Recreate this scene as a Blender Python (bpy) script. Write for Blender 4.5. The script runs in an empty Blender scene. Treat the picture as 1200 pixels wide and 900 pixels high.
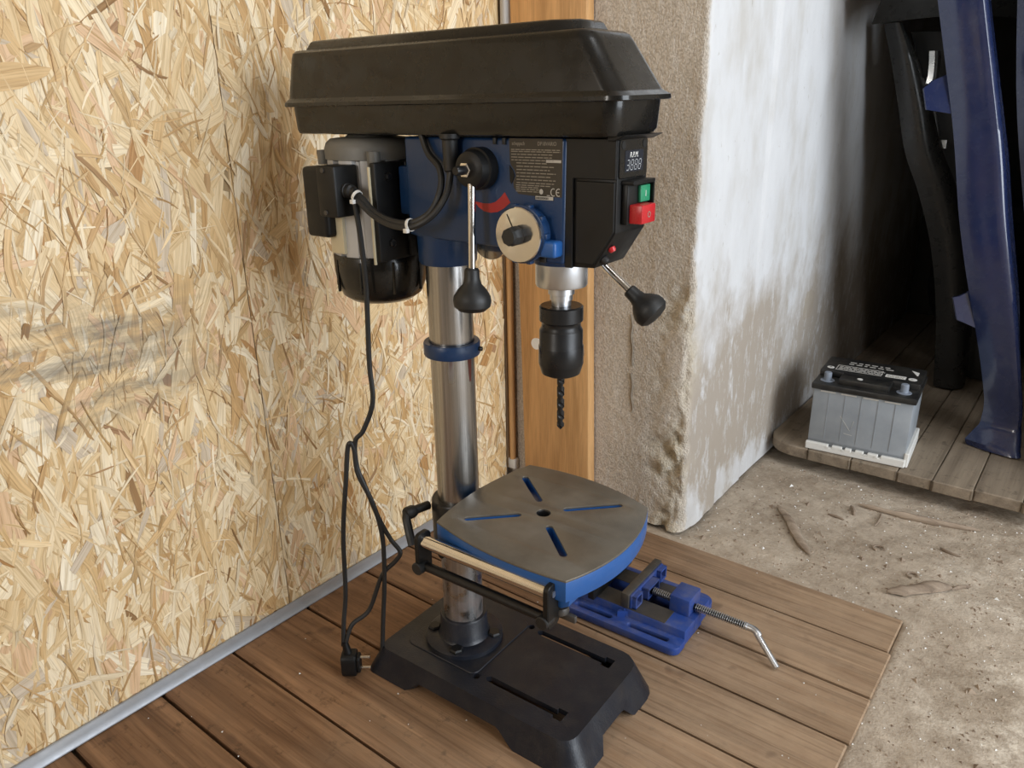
import bpy, bmesh, math, random
from mathutils import Vector, Matrix, noise
random.seed(7)
C = bpy.context.scene.collection
rad = math.radians

# ------------------------------------------------------------------ camera, light, exposure
S = bpy.context.scene
a, p, r = rad(128.212), rad(19.988), rad(-.9385)
fw = Vector((math.cos(a)*math.cos(p), math.sin(a)*math.cos(p), -math.sin(p)))
rt = Vector((math.sin(a), -math.cos(a), 0)); up = rt.cross(fw)
rt, up = math.cos(r)*rt + math.sin(r)*up, -math.sin(r)*rt + math.cos(r)*up
cd = bpy.data.cameras.new('camera'); cam = bpy.data.objects.new('camera', cd); C.objects.link(cam)
cam.matrix_world = Matrix(((rt.x, up.x, -fw.x, 0), (rt.y, up.y, -fw.y, 0), (rt.z, up.z, -fw.z, .82), (0, 0, 0, 1)))
cd.sensor_width = 36; cd.lens = 27; cd.clip_start = .02
S.camera = cam
S.view_settings.view_transform = 'Standard'; S.view_settings.look = 'None'
S.view_settings.gamma = 1; S.view_settings.use_curve_mapping = False
S.view_settings.exposure = 0.0
wd = bpy.data.worlds.new('world'); S.world = wd; wd.use_nodes = True
bg = wd.node_tree.nodes['Background']; bg.inputs[0].default_value = (.78, .88, 1, 1); bg.inputs[1].default_value = 1.3

def area(name, loc, rot, sx, sy, power, col):
    l = bpy.data.lights.new(name, 'AREA'); l.shape = 'RECTANGLE'; l.size = sx; l.size_y = sy; l.energy = power; l.color = col
    o = bpy.data.objects.new(name, l); C.objects.link(o); o.location = loc; o.rotation_euler = rot
    return o
# daylight coming in through the open gate on the right
area('gate_daylight', (2.28, .85, 1.2), (0, rad(90), 0), 2.1, 1.7, 80, (.88, .94, 1))
# fill light added behind the camera to brighten the pier and stud
area('front_fill_light', (-.74, -2.16, 1.45), (rad(90), 0, 0), .42, 1.1, 20, (1, .95, .88))
# skylight in the roof, right of the camera
area('skylight', (.62, .72, 2.46), (0, 0, 0), .2, .6, 11, (.95, .97, 1))

# ------------------------------------------------------------------ materials
def nodes(name):
    m = bpy.data.materials.new(name); m.use_nodes = True
    nt = m.node_tree; return m, nt, nt.nodes['Principled BSDF']
def N(nt, t, **k):
    n = nt.nodes.new(t)
    for q, v in k.items():
        if hasattr(n, q): setattr(n, q, v)
        else: n.inputs[q.replace('_', ' ')].default_value = v
    return n
def L(nt, a_, b_): nt.links.new(a_, b_)
def ramp(nt, fac, stops):
    n = nt.nodes.new('ShaderNodeValToRGB'); e = n.color_ramp.elements
    while len(e) < len(stops): e.new(.5)
    for x, (q, c) in zip(e, stops):
        x.position = q; x.color = (c[0], c[1], c[2], 1) if not isinstance(c, (int, float)) else (c, c, c, 1)
    L(nt, fac, n.inputs[0]); return n.outputs[0]
def coords(nt, scale=(1, 1, 1), kind='Object', rot=(0, 0, 0)):
    t = nt.nodes.new('ShaderNodeTexCoord'); mp = nt.nodes.new('ShaderNodeMapping')
    mp.inputs['Scale'].default_value = scale; mp.inputs['Rotation'].default_value = rot
    L(nt, t.outputs[kind], mp.inputs[0]); return mp.outputs[0]
def noisen(nt, vec, scale, detail=4, rough=.55, dist=0):
    n = N(nt, 'ShaderNodeTexNoise'); n.inputs['Scale'].default_value = scale; n.inputs['Detail'].default_value = detail
    n.inputs['Roughness'].default_value = rough; n.inputs['Distortion'].default_value = dist
    L(nt, vec, n.inputs['Vector']); return n.outputs['Fac']
def mix(nt, fac, c1, c2, blend='MIX'):
    n = N(nt, 'ShaderNodeMix'); n.data_type = 'RGBA'; n.blend_type = blend
    for s, v in ((0, fac), (6, c1), (7, c2)):
        if isinstance(v, (int, float)): n.inputs[s].default_value = v
        elif isinstance(v, tuple): n.inputs[s].default_value = (*v, 1)
        else: L(nt, v, n.inputs[s])
    return n.outputs[2]
def math_(nt, op, x, y=0.0, clamp=False):
    n = N(nt, 'ShaderNodeMath'); n.operation = op; n.use_clamp = clamp
    for s, v in ((0, x), (1, y)):
        if isinstance(v, (int, float)): n.inputs[s].default_value = v
        else: L(nt, v, n.inputs[s])
    return n.outputs[0]
def bump(nt, b, h, strength, dist=.002):
    n = N(nt, 'ShaderNodeBump'); n.inputs['Strength'].default_value = strength; n.inputs['Distance'].default_value = dist
    L(nt, h, n.inputs['Height']); L(nt, n.outputs[0], b.inputs['Normal']); return n
def setp(b, rough=.5, metal=0, spec=.5, coat=0):
    b.inputs['Coat Roughness'].default_value = .09
    b.inputs['Roughness'].default_value = rough; b.inputs['Metallic'].default_value = metal
    b.inputs['Specular IOR Level'].default_value = spec; b.inputs['Coat Weight'].default_value = coat

def paint(name, col, rough=.45, metal=0, var=.25, bmp=.15, bscale=400, dust=None, dustamt=.35, spec=.5, coat=0):
    """painted / plastic / cast surface with slight mottling, fine texture and optional dust"""
    m, nt, b = nodes(name); v = coords(nt)
    f = noisen(nt, v, 18, 5)
    c = mix(nt, f, tuple(x*(1-var) for x in col), tuple(min(1, x*(1+var)) for x in col))
    if dust:
        g = ramp(nt, noisen(nt, v, 30, 6, .7), ((.45, 0.0), (.75, dustamt)))
        c = mix(nt, g, c, dust)
    L(nt, c, b.inputs['Base Color']); setp(b, rough, metal, spec, coat)
    rr = ramp(nt, noisen(nt, v, 40, 4), ((.3, max(0, rough-.08)), (.7, min(1, rough+.1)))); L(nt, rr, b.inputs['Roughness'])
    if bmp: bump(nt, b, noisen(nt, v, bscale, 2), bmp, .0006)
    return m

M = {}
M['blackplastic'] = paint('black_plastic_cover', (.0075, .0072, .0065), .27, var=.1, bmp=.06, bscale=900, dust=(.03, .027, .02), dustamt=.08, spec=.28, coat=.4)
M['black'] = paint('black_plastic', (.0055, .0055, .0055), .45, bmp=.08, spec=.35)
M['rubber'] = paint('black_rubber', (.012, .012, .012), .5, bmp=0)
M['castblack'] = paint('black_cast_iron', (.0095, .0118, .019), .38, var=.25, bmp=.5, bscale=350, dust=(.085, .072, .055), dustamt=.22, spec=.45)
M['navy'] = paint('dark_blue_enamel', (.008, .035, .105), .36, var=.18, bmp=.3, bscale=260)
M['blue'] = paint('blue_enamel', (.015, .09, .30), .38, var=.15, bmp=.15)
M['viseblue'] = paint('vise_blue', (.019, .055, .245), .45, var=.2, bmp=.2, dust=(.16, .15, .15), dustamt=.5)
M['steelblack'] = paint('black_oxide_steel', (.017, .017, .018), .33, metal=.4, bmp=.1)
M['darksteel'] = paint('dark_dusty_steel', (.06, .055, .05), .5, metal=.3, bmp=.2, dust=(.13, .11, .085), dustamt=.5)
M['chrome'] = paint('chrome', (.75, .73, .70), .12, metal=1, var=.05, bmp=0)
M['zinc'] = paint('zinc_steel', (.60, .62, .65), .36, metal=1, var=.06, bmp=0)
M['alu'] = paint('cast_aluminium', (.50, .50, .50), .45, metal=.3, bmp=.25)
M['grey'] = paint('grey_enamel', (.15, .145, .13), .5, bmp=.2)
M['lead'] = paint('lead_grey_plastic', (.22, .25, .30), .5, bmp=.1)
M['cream'] = paint('cream_sticker_and_lit_edge', (.62, .55, .38), .5, var=.06, bmp=0)
M['white'] = paint('white_plastic', (.75, .74, .70), .45, var=.06, bmp=0)
M['print'] = paint('pale_print', (.52, .50, .46), .6, var=.05, bmp=0)
M['printdim'] = paint('faded_print', (.27, .245, .20), .6, var=.1, bmp=0)
M['plate'] = paint('rating_plate', (.035, .029, .022), .35, var=.12, bmp=0)
M['red'] = paint('red_print', (.42, .022, .02), .45, var=.08, bmp=0)
M['redbtn'] = paint('red_button', (.5, .02, .025), .3, var=.05, bmp=0)
M['greenbtn'] = paint('green_button', (.03, .26, .13), .3, var=.05, bmp=0)
M['digit'] = paint('digit_segments', (.40, .41, .42), .4, var=.03, bmp=0)
M['carblue'] = paint('blue_car_paint', (.010, .019, .07), .24, var=.15, bmp=0, coat=.7, dust=(.07, .08, .12), dustamt=.22)
M['carblack'] = paint('scuffed_black_car_plastic', (.022, .022, .021), .3, var=.15, bmp=0, dust=(.06, .06, .055), dustamt=.2)
M['battlid'] = paint('battery_lid_black', (.012, .012, .012), .38, bmp=.1, dust=(.10, .09, .07), dustamt=.3)

def m_column():
    m, nt, b = nodes('brushed_steel_column')
    f = noisen(nt, coords(nt, (260, 260, 3)), 1, 3)
    v = coords(nt)
    c = ramp(nt, f, ((.25, (.30, .29, .28)), (.75, (.52, .51, .50))))
    # rust runs below the blue ring and at the foot
    sx = N(nt, 'ShaderNodeSeparateXYZ'); L(nt, v, sx.inputs[0])
    low = math_(nt, 'MULTIPLY', ramp(nt, sx.outputs[2], ((.09, 1.0), (.22, 0.0))), .8)
    top = ramp(nt, math_(nt, 'SUBTRACT', sx.outputs[2], 0.0), ((.475, 0.0), (.503, .9), (.506, 0.0)))
    top = math_(nt, 'MULTIPLY', top, ramp(nt, noisen(nt, coords(nt, (55, 55, 8)), 1, 2), ((.55, 0.0), (.62, 1.0))))
    rust = math_(nt, 'ADD', math_(nt, 'MULTIPLY', low, ramp(nt, noisen(nt, v, 45, 5), ((.42, 0.0), (.62, .75)))), top, True)
    c = mix(nt, rust, c, (.10, .035, .018))
    L(nt, c, b.inputs['Base Color']); setp(b, .3, 1)
    L(nt, ramp(nt, rust, ((0, .27), (1, .75))), b.inputs['Roughness'])
    L(nt, math_(nt, 'SUBTRACT', 1, math_(nt, 'MULTIPLY', rust, .8)), b.inputs['Metallic'])
    bump(nt, b, f, .08, .0005); return m
M['column'] = m_column()

def m_table():
    m, nt, b = nodes('machined_cast_iron')
    v = coords(nt); mp = N(nt, 'ShaderNodeMapping'); mp.inputs['Location'].default_value = (-.1534, .0084, 0); L(nt, v, mp.inputs[0])
    w = N(nt, 'ShaderNodeTexWave'); w.wave_type = 'RINGS'; w.rings_direction = 'Z'
    w.inputs['Scale'].default_value = 170; w.inputs['Distortion'].default_value = 2.0; w.inputs['Detail'].default_value = 2
    L(nt, mp.outputs[0], w.inputs['Vector'])
    f = noisen(nt, v, 14, 6, .65)
    c = ramp(nt, f, ((.3, (.125, .112, .092)), (.55, (.19, .172, .142)), (.75, (.25, .23, .195))))
    c = mix(nt, math_(nt, 'MULTIPLY', w.outputs['Fac'], .16), c, (.26, .24, .2))
    L(nt, c, b.inputs['Base Color']); setp(b, .42, .45)
    L(nt, ramp(nt, f, ((.3, .38), (.7, .54))), b.inputs['Roughness'])
    bump(nt, b, w.outputs['Fac'], .12, .0005); return m
M['table'] = m_table()

def m_osb_strand():
    m, nt, b = nodes('osb_strand_wood')
    at = N(nt, 'ShaderNodeAttribute'); at.attribute_name = 'Col'
    uv = N(nt, 'ShaderNodeUVMap'); mp = N(nt, 'ShaderNodeMapping'); mp.inputs['Scale'].default_value = (14, 420, 1); L(nt, uv.outputs[0], mp.inputs[0])
    g = noisen(nt, mp.outputs[0], 1, 4, .6, .4)
    mp2 = N(nt, 'ShaderNodeMapping'); mp2.inputs['Scale'].default_value = (5, 160, 1); L(nt, uv.outputs[0], mp2.inputs[0])
    g2 = noisen(nt, mp2.outputs[0], 1, 2)
    c = mix(nt, 1.0, at.outputs['Color'], ramp(nt, g, ((.28, (.66, .58, .46)), (.5, (1, 1, 1)), (.72, (1.14, 1.12, 1.08)))), 'MULTIPLY')
    c = mix(nt, 1.0, c, ramp(nt, g2, ((.3, (.86, .80, .70)), (.6, (1.03, 1.02, 1.0)))), 'MULTIPLY')
    # sooty smear rubbed across the near board
    v = coords(nt, (1, 1, 1), 'Object'); sx = N(nt, 'ShaderNodeSeparateXYZ'); L(nt, v, sx.inputs[0])
    n1 = noisen(nt, coords(nt, (1, 5, 26)), 1, 5, .65)
    band = math_(nt, 'MULTIPLY', ramp(nt, sx.outputs[2], ((.42, 0.0), (.47, 1.0), (.56, 1.0), (.63, 0.0))), ramp(nt, sx.outputs[1], ((.42, 1.0), (.62, 0.0))))
    sm = math_(nt, 'MULTIPLY', band, ramp(nt, n1, ((.44, 0.0), (.62, .85))))
    c = mix(nt, sm, c, (.15, .13, .105))
    L(nt, c, b.inputs['Base Color']); setp(b, .55, 0, .35)
    bump(nt, b, g, .35, .0008); return m
M['strand'] = m_osb_strand()
def m_simple_wood(name, dark, mid, light, axis, rough=.6, grain=90, dirt=None, dirtamt=.5, rnd=.25, bmp=.35):
    m, nt, b = nodes(name)
    sc = [grain]*3; sc[axis] = grain*.045
    oi = N(nt, 'ShaderNodeObjectInfo')
    t = nt.nodes.new('ShaderNodeTexCoord'); vm = N(nt, 'ShaderNodeVectorMath'); vm.operation = 'MULTIPLY_ADD'
    cx = N(nt, 'ShaderNodeCombineXYZ')
    for i in range(3): L(nt, math_(nt, 'MULTIPLY', oi.outputs['Random'], 7.3+3*i), cx.inputs[i])
    L(nt, t.outputs['Object'], vm.inputs[0]); vm.inputs[1].default_value = (1, 1, 1); L(nt, cx.outputs[0], vm.inputs[2])
    mp = N(nt, 'ShaderNodeMapping'); mp.inputs['Scale'].default_value = sc; L(nt, vm.outputs[0], mp.inputs[0])
    g = noisen(nt, mp.outputs[0], 1, 6, .62, .9)
    mp2 = N(nt, 'ShaderNodeMapping'); s2 = [22]*3; s2[axis] = 1.6; mp2.inputs['Scale'].default_value = s2; L(nt, vm.outputs[0], mp2.inputs[0])
    g2 = noisen(nt, mp2.outputs[0], 1, 3, .5, 1.2)
    c = ramp(nt, g, ((.28, dark), (.5, mid), (.74, light)))
    mp3 = N(nt, 'ShaderNodeMapping'); s3 = [grain*4.2]*3; s3[axis] = grain*.12; mp3.inputs['Scale'].default_value = s3; L(nt, vm.outputs[0], mp3.inputs[0])
    g3 = noisen(nt, mp3.outputs[0], 1, 3, .6, .3)
    c = mix(nt, 1.0, c, ramp(nt, g3, ((.34, (.66, .62, .58)), (.52, (1, 1, 1)), (.7, (1.12, 1.1, 1.08)))), 'MULTIPLY')
    c = mix(nt, .55, c, ramp(nt, g2, ((.3, tuple(x*.62 for x in mid)), (.7, tuple(min(1, x*1.25) for x in light)))))
    hv = N(nt, 'ShaderNodeHueSaturation'); L(nt, c, hv.inputs['Color'])
    L(nt, math_(nt, 'ADD', math_(nt, 'MULTIPLY', oi.outputs['Random'], rnd*2), 1-rnd), hv.inputs['Value']); c = hv.outputs[0]
    if dirt:
        d = ramp(nt, noisen(nt, t.outputs['Object'], 7, 6, .68), ((.42, 0.0), (.72, dirtamt))); c = mix(nt, d, c, dirt)
        d2 = ramp(nt, noisen(nt, t.outputs['Object'], 38, 6, .7), ((.57, 0.0), (.70, .75))); c = mix(nt, d2, c, tuple(x*.25 for x in mid))
    L(nt, c, b.inputs['Base Color']); setp(b, rough, 0, .35)
    bump(nt, b, g, bmp, .0015)
    return m, nt, b, c, t
M['stud'] = m_simple_wood('pale_pine_stud', (.52, .27, .10), (.62, .345, .14), (.70, .42, .19), 2, .5, 150, rnd=.02, bmp=.06)[0]
M['batten'] = m_simple_wood('old_brown_batten', (.20, .11, .05), (.34, .2, .1), (.5, .34, .19), 2, .6, 90, rnd=.05)[0]
def m_plank():
    m, nt, b, c, t = m_simple_wood('worn_plank_floor', (.070, .033, .015), (.180, .090, .043), (.33, .19, .10), 0, .55, 95, dirt=(.17, .10, .058), dirtamt=.6, rnd=.16, bmp=.7)
    sx = N(nt, 'ShaderNodeSeparateXYZ'); L(nt, t.outputs['Object'], sx.inputs[0])
    # boards further from the wall are trodden with pale dirt
    d = math_(nt, 'ADD', sx.outputs[0], math_(nt, 'MULTIPLY', noisen(nt, t.outputs['Object'], 6, 5), .35))
    d = math_(nt, 'MULTIPLY', ramp(nt, math_(nt, 'ADD', d, 1.0), ((.42, 0.0), (.85, .64))), ramp(nt, noisen(nt, t.outputs['Object'], 30, 6, .7), ((.2, .65), (.7, 1.0))))
    gm = N(nt, 'ShaderNodeMapping'); gm.inputs['Scale'].default_value = (5, 130, 130); L(nt, t.outputs['Object'], gm.inputs[0])
    gg = noisen(nt, gm.outputs[0], 1, 5, .65, .8)
    gm2 = N(nt, 'ShaderNodeMapping'); gm2.inputs['Scale'].default_value = (2.2, 26, 26); L(nt, t.outputs['Object'], gm2.inputs[0])
    gg2 = noisen(nt, gm2.outputs[0], 1, 4, .6, 1.5)
    pale = mix(nt, 1.0, (.50, .375, .255), ramp(nt, gg, ((.34, (.74, .71, .68)), (.50, (.97, .96, .95)), (.66, (1.08, 1.08, 1.07)))), 'MULTIPLY')
    pale = mix(nt, 1.0, pale, ramp(nt, gg2, ((.34, (.76, .73, .70)), (.52, (1, 1, 1)), (.7, (1.1, 1.08, 1.06)))), 'MULTIPLY')
    c = mix(nt, 1.0, c, ramp(nt, gg, ((.34, (.74, .69, .64)), (.50, (1, 1, 1)), (.66, (1.1, 1.08, 1.07)))), 'MULTIPLY')
    c = mix(nt, d, c, pale)
    kn = ramp(nt, noisen(nt, t.outputs['Object'], 16, 2, .4), ((.70, 0.0), (.76, .55))); c = mix(nt, kn, c, (.09, .05, .03))
    L(nt, c, b.inputs['Base Color']); return m
M['plank'] = m_plank()
M['platform'] = m_simple_wood('dusty_platform_boards', (.15, .115, .082), (.23, .18, .13), (.32, .26, .19), 1, .65, 80, dirt=(.28, .225, .165), dirtamt=.5, rnd=.1)[0]
M['twig'] = m_simple_wood('weathered_splinter', (.12, .085, .06), (.27, .20, .145), (.42, .34, .26), 0, .8, 120, rnd=.1)[0]

def m_ground():
    m, nt, b = nodes('dirty_concrete'); v = coords(nt)
    f = noisen(nt, v, 5, 8, .65); f2 = noisen(nt, v, 55, 6, .7)
    c = ramp(nt, f, ((.32, (.30, .235, .17)), (.52, (.45, .37, .285)), (.70, (.60, .52, .42))))
    c = mix(nt, .35, c, ramp(nt, f2, ((.32, (.22, .17, .125)), (.66, (.64, .55, .44)))))
    sx = N(nt, 'ShaderNodeSeparateXYZ'); L(nt, v, sx.inputs[0])
    # lime spilt towards the gate
    w = math_(nt, 'MULTIPLY', ramp(nt, math_(nt, 'ADD', sx.outputs[0], .5), ((.36, 0.0), (.52, 1.0))), ramp(nt, noisen(nt, v, 9, 7, .7), ((.48, 0.0), (.62, .85))))
    w = math_(nt, 'MULTIPLY', w, ramp(nt, f2, ((.4, .25), (.6, 1.0))))
    c = mix(nt, w, c, (.78, .70, .58))
    L(nt, c, b.inputs['Base Color']); setp(b, .9, 0, .2)
    h = math_(nt, 'ADD', math_(nt, 'MULTIPLY', f2, .7), math_(nt, 'MULTIPLY', noisen(nt, v, 220, 3), .3))
    bump(nt, b, h, .6, .006); return m
M['ground'] = m_ground()

def m_plaster():
    m, nt, b = nodes('old_plaster'); v = coords(nt)
    at = N(nt, 'ShaderNodeAttribute'); at.attribute_name = 'Zone'   # 0 bare render, 1 limewash
    at2 = N(nt, 'ShaderNodeAttribute'); at2.attribute_name = 'Rough'   # crumbled edge
    f = noisen(nt, v, 9, 6, .6); fine = noisen(nt, coords(nt, (1, 1, .7)), 330, 3, .6)
    bare = ramp(nt, f, ((.3, (.52, .46, .385)), (.7, (.68, .61, .53))))
    bare = mix(nt, .5, bare, ramp(nt, fine, ((.36, (.33, .285, .23)), (.6, (.76, .70, .62)))))
    streak = noisen(nt, coords(nt, (3, 5, 2.2)), 2.2, 6, .6)
    lime = ramp(nt, streak, ((.3, (.55, .535, .51)), (.5, (.65, .655, .665)), (.75, (.71, .72, .735))))
    fleck = noisen(nt, coords(nt, (60, 60, 34)), 1, 7, .75)
    lime = mix(nt, ramp(nt, fleck, ((.63, 0.0), (.69, .5))), lime, (.34, .30, .25))
    sx = N(nt, 'ShaderNodeSeparateXYZ'); L(nt, v, sx.inputs[0])
    # tan patch where a scab of limewash fell off
    dy = math_(nt, 'MULTIPLY', math_(nt, 'SUBTRACT', sx.outputs[1], 1.95), 17); dz = math_(nt, 'MULTIPLY', math_(nt, 'SUBTRACT', sx.outputs[2], .335), 19)
    dd = math_(nt, 'ADD', math_(nt, 'MULTIPLY', dy, dy), math_(nt, 'MULTIPLY', dz, dz)); dd = math_(nt, 'ADD', dd, math_(nt, 'MULTIPLY', noisen(nt, v, 28, 4), 1.2))
    lime = mix(nt, ramp(nt, math_(nt, 'MULTIPLY', dd, .5), ((.52, .75), (.58, 0.0))), lime, (.45, .385, .28))
    # rising damp: limewash worn off in a band low on the wall
    hgt = math_(nt, 'ADD', sx.outputs[2], math_(nt, 'MULTIPLY', math_(nt, 'SUBTRACT', noisen(nt, coords(nt, (1, 2.0, 1.1)), 4, 6, .65), .5), .7))
    damp = ramp(nt, hgt, ((-.02, .25), (.06, .95), (.34, .9), (.52, 0.0)))
    ms = ramp(nt, noisen(nt, coords(nt, (46, 46, 17)), 1, 7, .75), ((.52, 1.0), (.66, .25)))
    lime = mix(nt, math_(nt, 'MULTIPLY', damp, ms), lime, (.37, .315, .255))
    c = mix(nt, at.outputs['Fac'], bare, lime)
    crumb = ramp(nt, noisen(nt, v, 42, 7, .75), ((.3, (.16, .135, .10)), (.42, (.50, .43, .31)), (.56, (.66, .58, .45)), (.70, (.56, .58, .60))))
    c = mix(nt, at2.outputs['Fac'], c, crumb)
    L(nt, c, b.inputs['Base Color']); setp(b, .92, 0, .2)
    hh = math_(nt, 'ADD', math_(nt, 'MULTIPLY', fine, .8), math_(nt, 'MULTIPLY', noisen(nt, v, 45, 4), .8))
    bn = bump(nt, b, hh, .5, .006)
    L(nt, math_(nt, 'ADD', math_(nt, 'MULTIPLY', math_(nt, 'SUBTRACT', 1, at.outputs['Fac']), .6), math_(nt, 'MULTIPLY', at2.outputs['Fac'], .5)), bn.inputs['Strength'])
    n3 = math_(nt, 'ADD', bn.inputs['Strength'].links[0].from_socket, .16); L(nt, n3, bn.inputs['Strength'])
    return m
M['plaster'] = m_plaster()
M['osbback'] = paint('osb_core', (.36, .25, .13), .8, bmp=.6, bscale=120)
M['roomwall'] = paint('rough_render', (.30, .26, .21), .9, bmp=.5, bscale=60)
M['darkwall'] = paint('dark_render', (.05, .045, .04), .9, bmp=.4, bscale=60)  # dark render for the alcove walls and platform bearers
M['ceil'] = paint('ceiling_boards', (.38, .33, .27), .85, bmp=.3, bscale=60)
M['strip'] = paint('grey_metal_angle', (.33, .345, .37), .42, metal=.35, bmp=.1, dust=(.25, .22, .18), dustamt=.3)

# ------------------------------------------------------------------ mesh tools
class B:
    def __init__(s): s.bm = bmesh.new()
    def _new(s, vs, mat): 
        bmesh.ops.transform(s.bm, matrix=mat, verts=vs)
    def box(s, x0, x1, y0, y1, z0, z1, bev=0, seg=2, rot=None, about=None):
        t = bmesh.new(); bmesh.ops.create_cube(t, size=1)
        bmesh.ops.transform(t, matrix=Matrix.Translation(((x0+x1)/2, (y0+y1)/2, (z0+z1)/2)) @ Matrix.Diagonal((x1-x0, y1-y0, z1-z0, 1)), verts=t.verts)
        if bev: bmesh.ops.bevel(t, geom=list(t.edges), offset=bev, segments=seg, affect='EDGES', profile=.5)
        if rot:
            o = Vector(about or ((x0+x1)/2, (y0+y1)/2, (z0+z1)/2))
            bmesh.ops.transform(t, matrix=Matrix.Translation(o) @ rot @ Matrix.Translation(-o), verts=t.verts)
        s.add(t); return s
    def add(s, t):
        me = bpy.data.meshes.new('tmp'); t.to_mesh(me); t.free(); s.bm.from_mesh(me); bpy.data.meshes.remove(me)
    def lathe(s, prof, o, axis=(0, 0, 1), seg=28, cap=True):
        """prof: (radius, distance along axis) list"""
        t = bmesh.new(); rings = []
        q = Vector((0, 0, 1)).rotation_difference(Vector(axis).normalized()).to_matrix().to_4x4()
        for rr, h in prof:
            rings.append([t.verts.new((rr*math.cos(2*math.pi*i/seg), rr*math.sin(2*math.pi*i/seg), h)) for i in range(seg)])
        for A_, B_ in zip(rings, rings[1:]):
            for i in range(seg): t.faces.new((A_[i], A_[(i+1) % seg], B_[(i+1) % seg], B_[i]))
        if cap:
            t.faces.new(rings[0][::-1]); t.faces.new(rings[-1])
        bmesh.ops.transform(t, matrix=Matrix.Translation(o) @ q, verts=t.verts)
        s.add(t); return s
    def cyl(s, p0, p1, r0, r1=None, seg=20, bev=0):
        p0, p1 = Vector(p0), Vector(p1); h = (p1-p0).length; r1 = r0 if r1 is None else r1
        pr = [(r0-bev, 0), (r0, bev), (r1, h-bev), (r1-bev, h)] if bev else [(r0, 0), (r1, h)]
        return s.lathe(pr, p0, p1-p0, seg)
    def tube(s, pts, rr, seg=8, sub=6, closed_ends=True):
        P = spline(pts, sub) if sub else [Vector(q) for q in pts]
        rs = rr if isinstance(rr, (list, tuple)) else None
        t = bmesh.new(); rings = []; nrm = None
        for i, q in enumerate(P):
            d = (P[min(i+1, len(P)-1)]-P[max(i-1, 0)]).normalized()
            if nrm is None: nrm = d.orthogonal().normalized()
            nrm = (nrm - d*nrm.dot(d)).normalized(); bi = d.cross(nrm)
            r_ = rr if rs is None else rs[0]+(rs[1]-rs[0])*i/(len(P)-1)
            rings.append([t.verts.new(q + r_*(math.cos(2*math.pi*k/seg)*nrm+math.sin(2*math.pi*k/seg)*bi)) for k in range(seg)])
        for A_, B_ in zip(rings, rings[1:]):
            for i in range(seg): t.faces.new((A_[i], A_[(i+1) % seg], B_[(i+1) % seg], B_[i]))
        t.faces.new(rings[0][::-1]); t.faces.new(rings[-1]); s.add(t); return s
    def prism(s, poly, a0, a1, plane='uz', bev=0, seg=2):
        """outline in plane 'uz' extruded along v, 'uv' extruded along z, 'vz' extruded along u"""
        t = bmesh.new()
        f = {'uz': lambda q, w: (q[0], w, q[1]), 'uv': lambda q, w: (q[0], q[1], w), 'vz': lambda q, w: (w, q[0], q[1])}[plane]
        A_ = [t.verts.new(f(q, a0)) for q in poly]; B_ = [t.verts.new(f(q, a1)) for q in poly]; n = len(poly)
        t.faces.new(A_); t.faces.new(B_[::-1])
        for i in range(n): t.faces.new((A_[i], B_[i], B_[(i+1) % n], A_[(i+1) % n]))
        bmesh.ops.recalc_face_normals(t, faces=t.faces)
        if bev: bmesh.ops.bevel(t, geom=list(t.edges), offset=bev, segments=seg, affect='EDGES', profile=.5)
        s.add(t); return s
    def loft(s, rings, cap=(True, True)):
        t = bmesh.new(); R_ = [[t.verts.new(q) for q in rg] for rg in rings]; n = len(R_[0])
        for A_, B_ in zip(R_, R_[1:]):
            for i in range(n): t.faces.new((A_[i], A_[(i+1) % n], B_[(i+1) % n], B_[i]))
        if cap[0]: t.faces.new(R_[0][::-1])
        if cap[1]: t.faces.new(R_[-1])
        bmesh.ops.recalc_face_normals(t, faces=t.faces); s.add(t); return s
    def plate(s, outline, holes, z0, z1, bev=0):
        """flat plate with holes cut through it (2D curve filled and extruded)"""
        cu = bpy.data.curves.new('plate', 'CURVE'); cu.dimensions = '2D'; cu.fill_mode = 'BOTH'
        for lp in [outline]+holes:
            sp = cu.splines.new('POLY'); sp.points.add(len(lp)-1); sp.use_cyclic_u = True
            for q, w in zip(sp.points, lp): q.co = (w[0], w[1], 0, 1)
        cu.extrude = (z1-z0)/2-bev; cu.bevel_depth = bev; cu.bevel_resolution = 1; cu.offset = -bev
        o = bpy.data.objects.new('plate', cu); C.objects.link(o)
        dg = bpy.context.evaluated_depsgraph_get(); me = bpy.data.meshes.new_from_object(o.evaluated_get(dg))
        t = bmesh.new(); t.from_mesh(me); bmesh.ops.transform(t, matrix=Matrix.Translation((0, 0, (z0+z1)/2)), verts=t.verts)
        bmesh.ops.remove_doubles(t, verts=t.verts, dist=1e-5)
        bpy.data.objects.remove(o); bpy.data.curves.remove(cu); bpy.data.meshes.remove(me); s.add(t); return s
    def sheet(s, rows, thick):
        """grid of points turned into a sheet with thickness"""
        t = bmesh.new(); R_ = [[t.verts.new(q) for q in rw] for rw in rows]
        for A_, B_ in zip(R_, R_[1:]):
            for i in range(len(A_)-1): t.faces.new((A_[i], A_[i+1], B_[i+1], B_[i]))
        bmesh.ops.recalc_face_normals(t, faces=t.faces)
        bmesh.ops.solidify(t, geom=list(t.faces), thickness=thick); s.add(t); return s
    def build(s, name, mat, parent=None, label=None, smooth=35, loc=None, rz=0):
        me = bpy.data.meshes.new(name); s.bm.to_mesh(me); s.bm.free()
        me.materials.append(M[mat] if isinstance(mat, str) else mat)
        if smooth: me.shade_smooth(); me.set_sharp_from_angle(angle=rad(smooth))
        o = bpy.data.objects.new(name, me); C.objects.link(o)
        if parent: o.parent = parent
        if label: o['label'] = label
        if loc: o.location = loc
        if rz: o.rotation_euler = (0, 0, rz)
        return o
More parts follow.
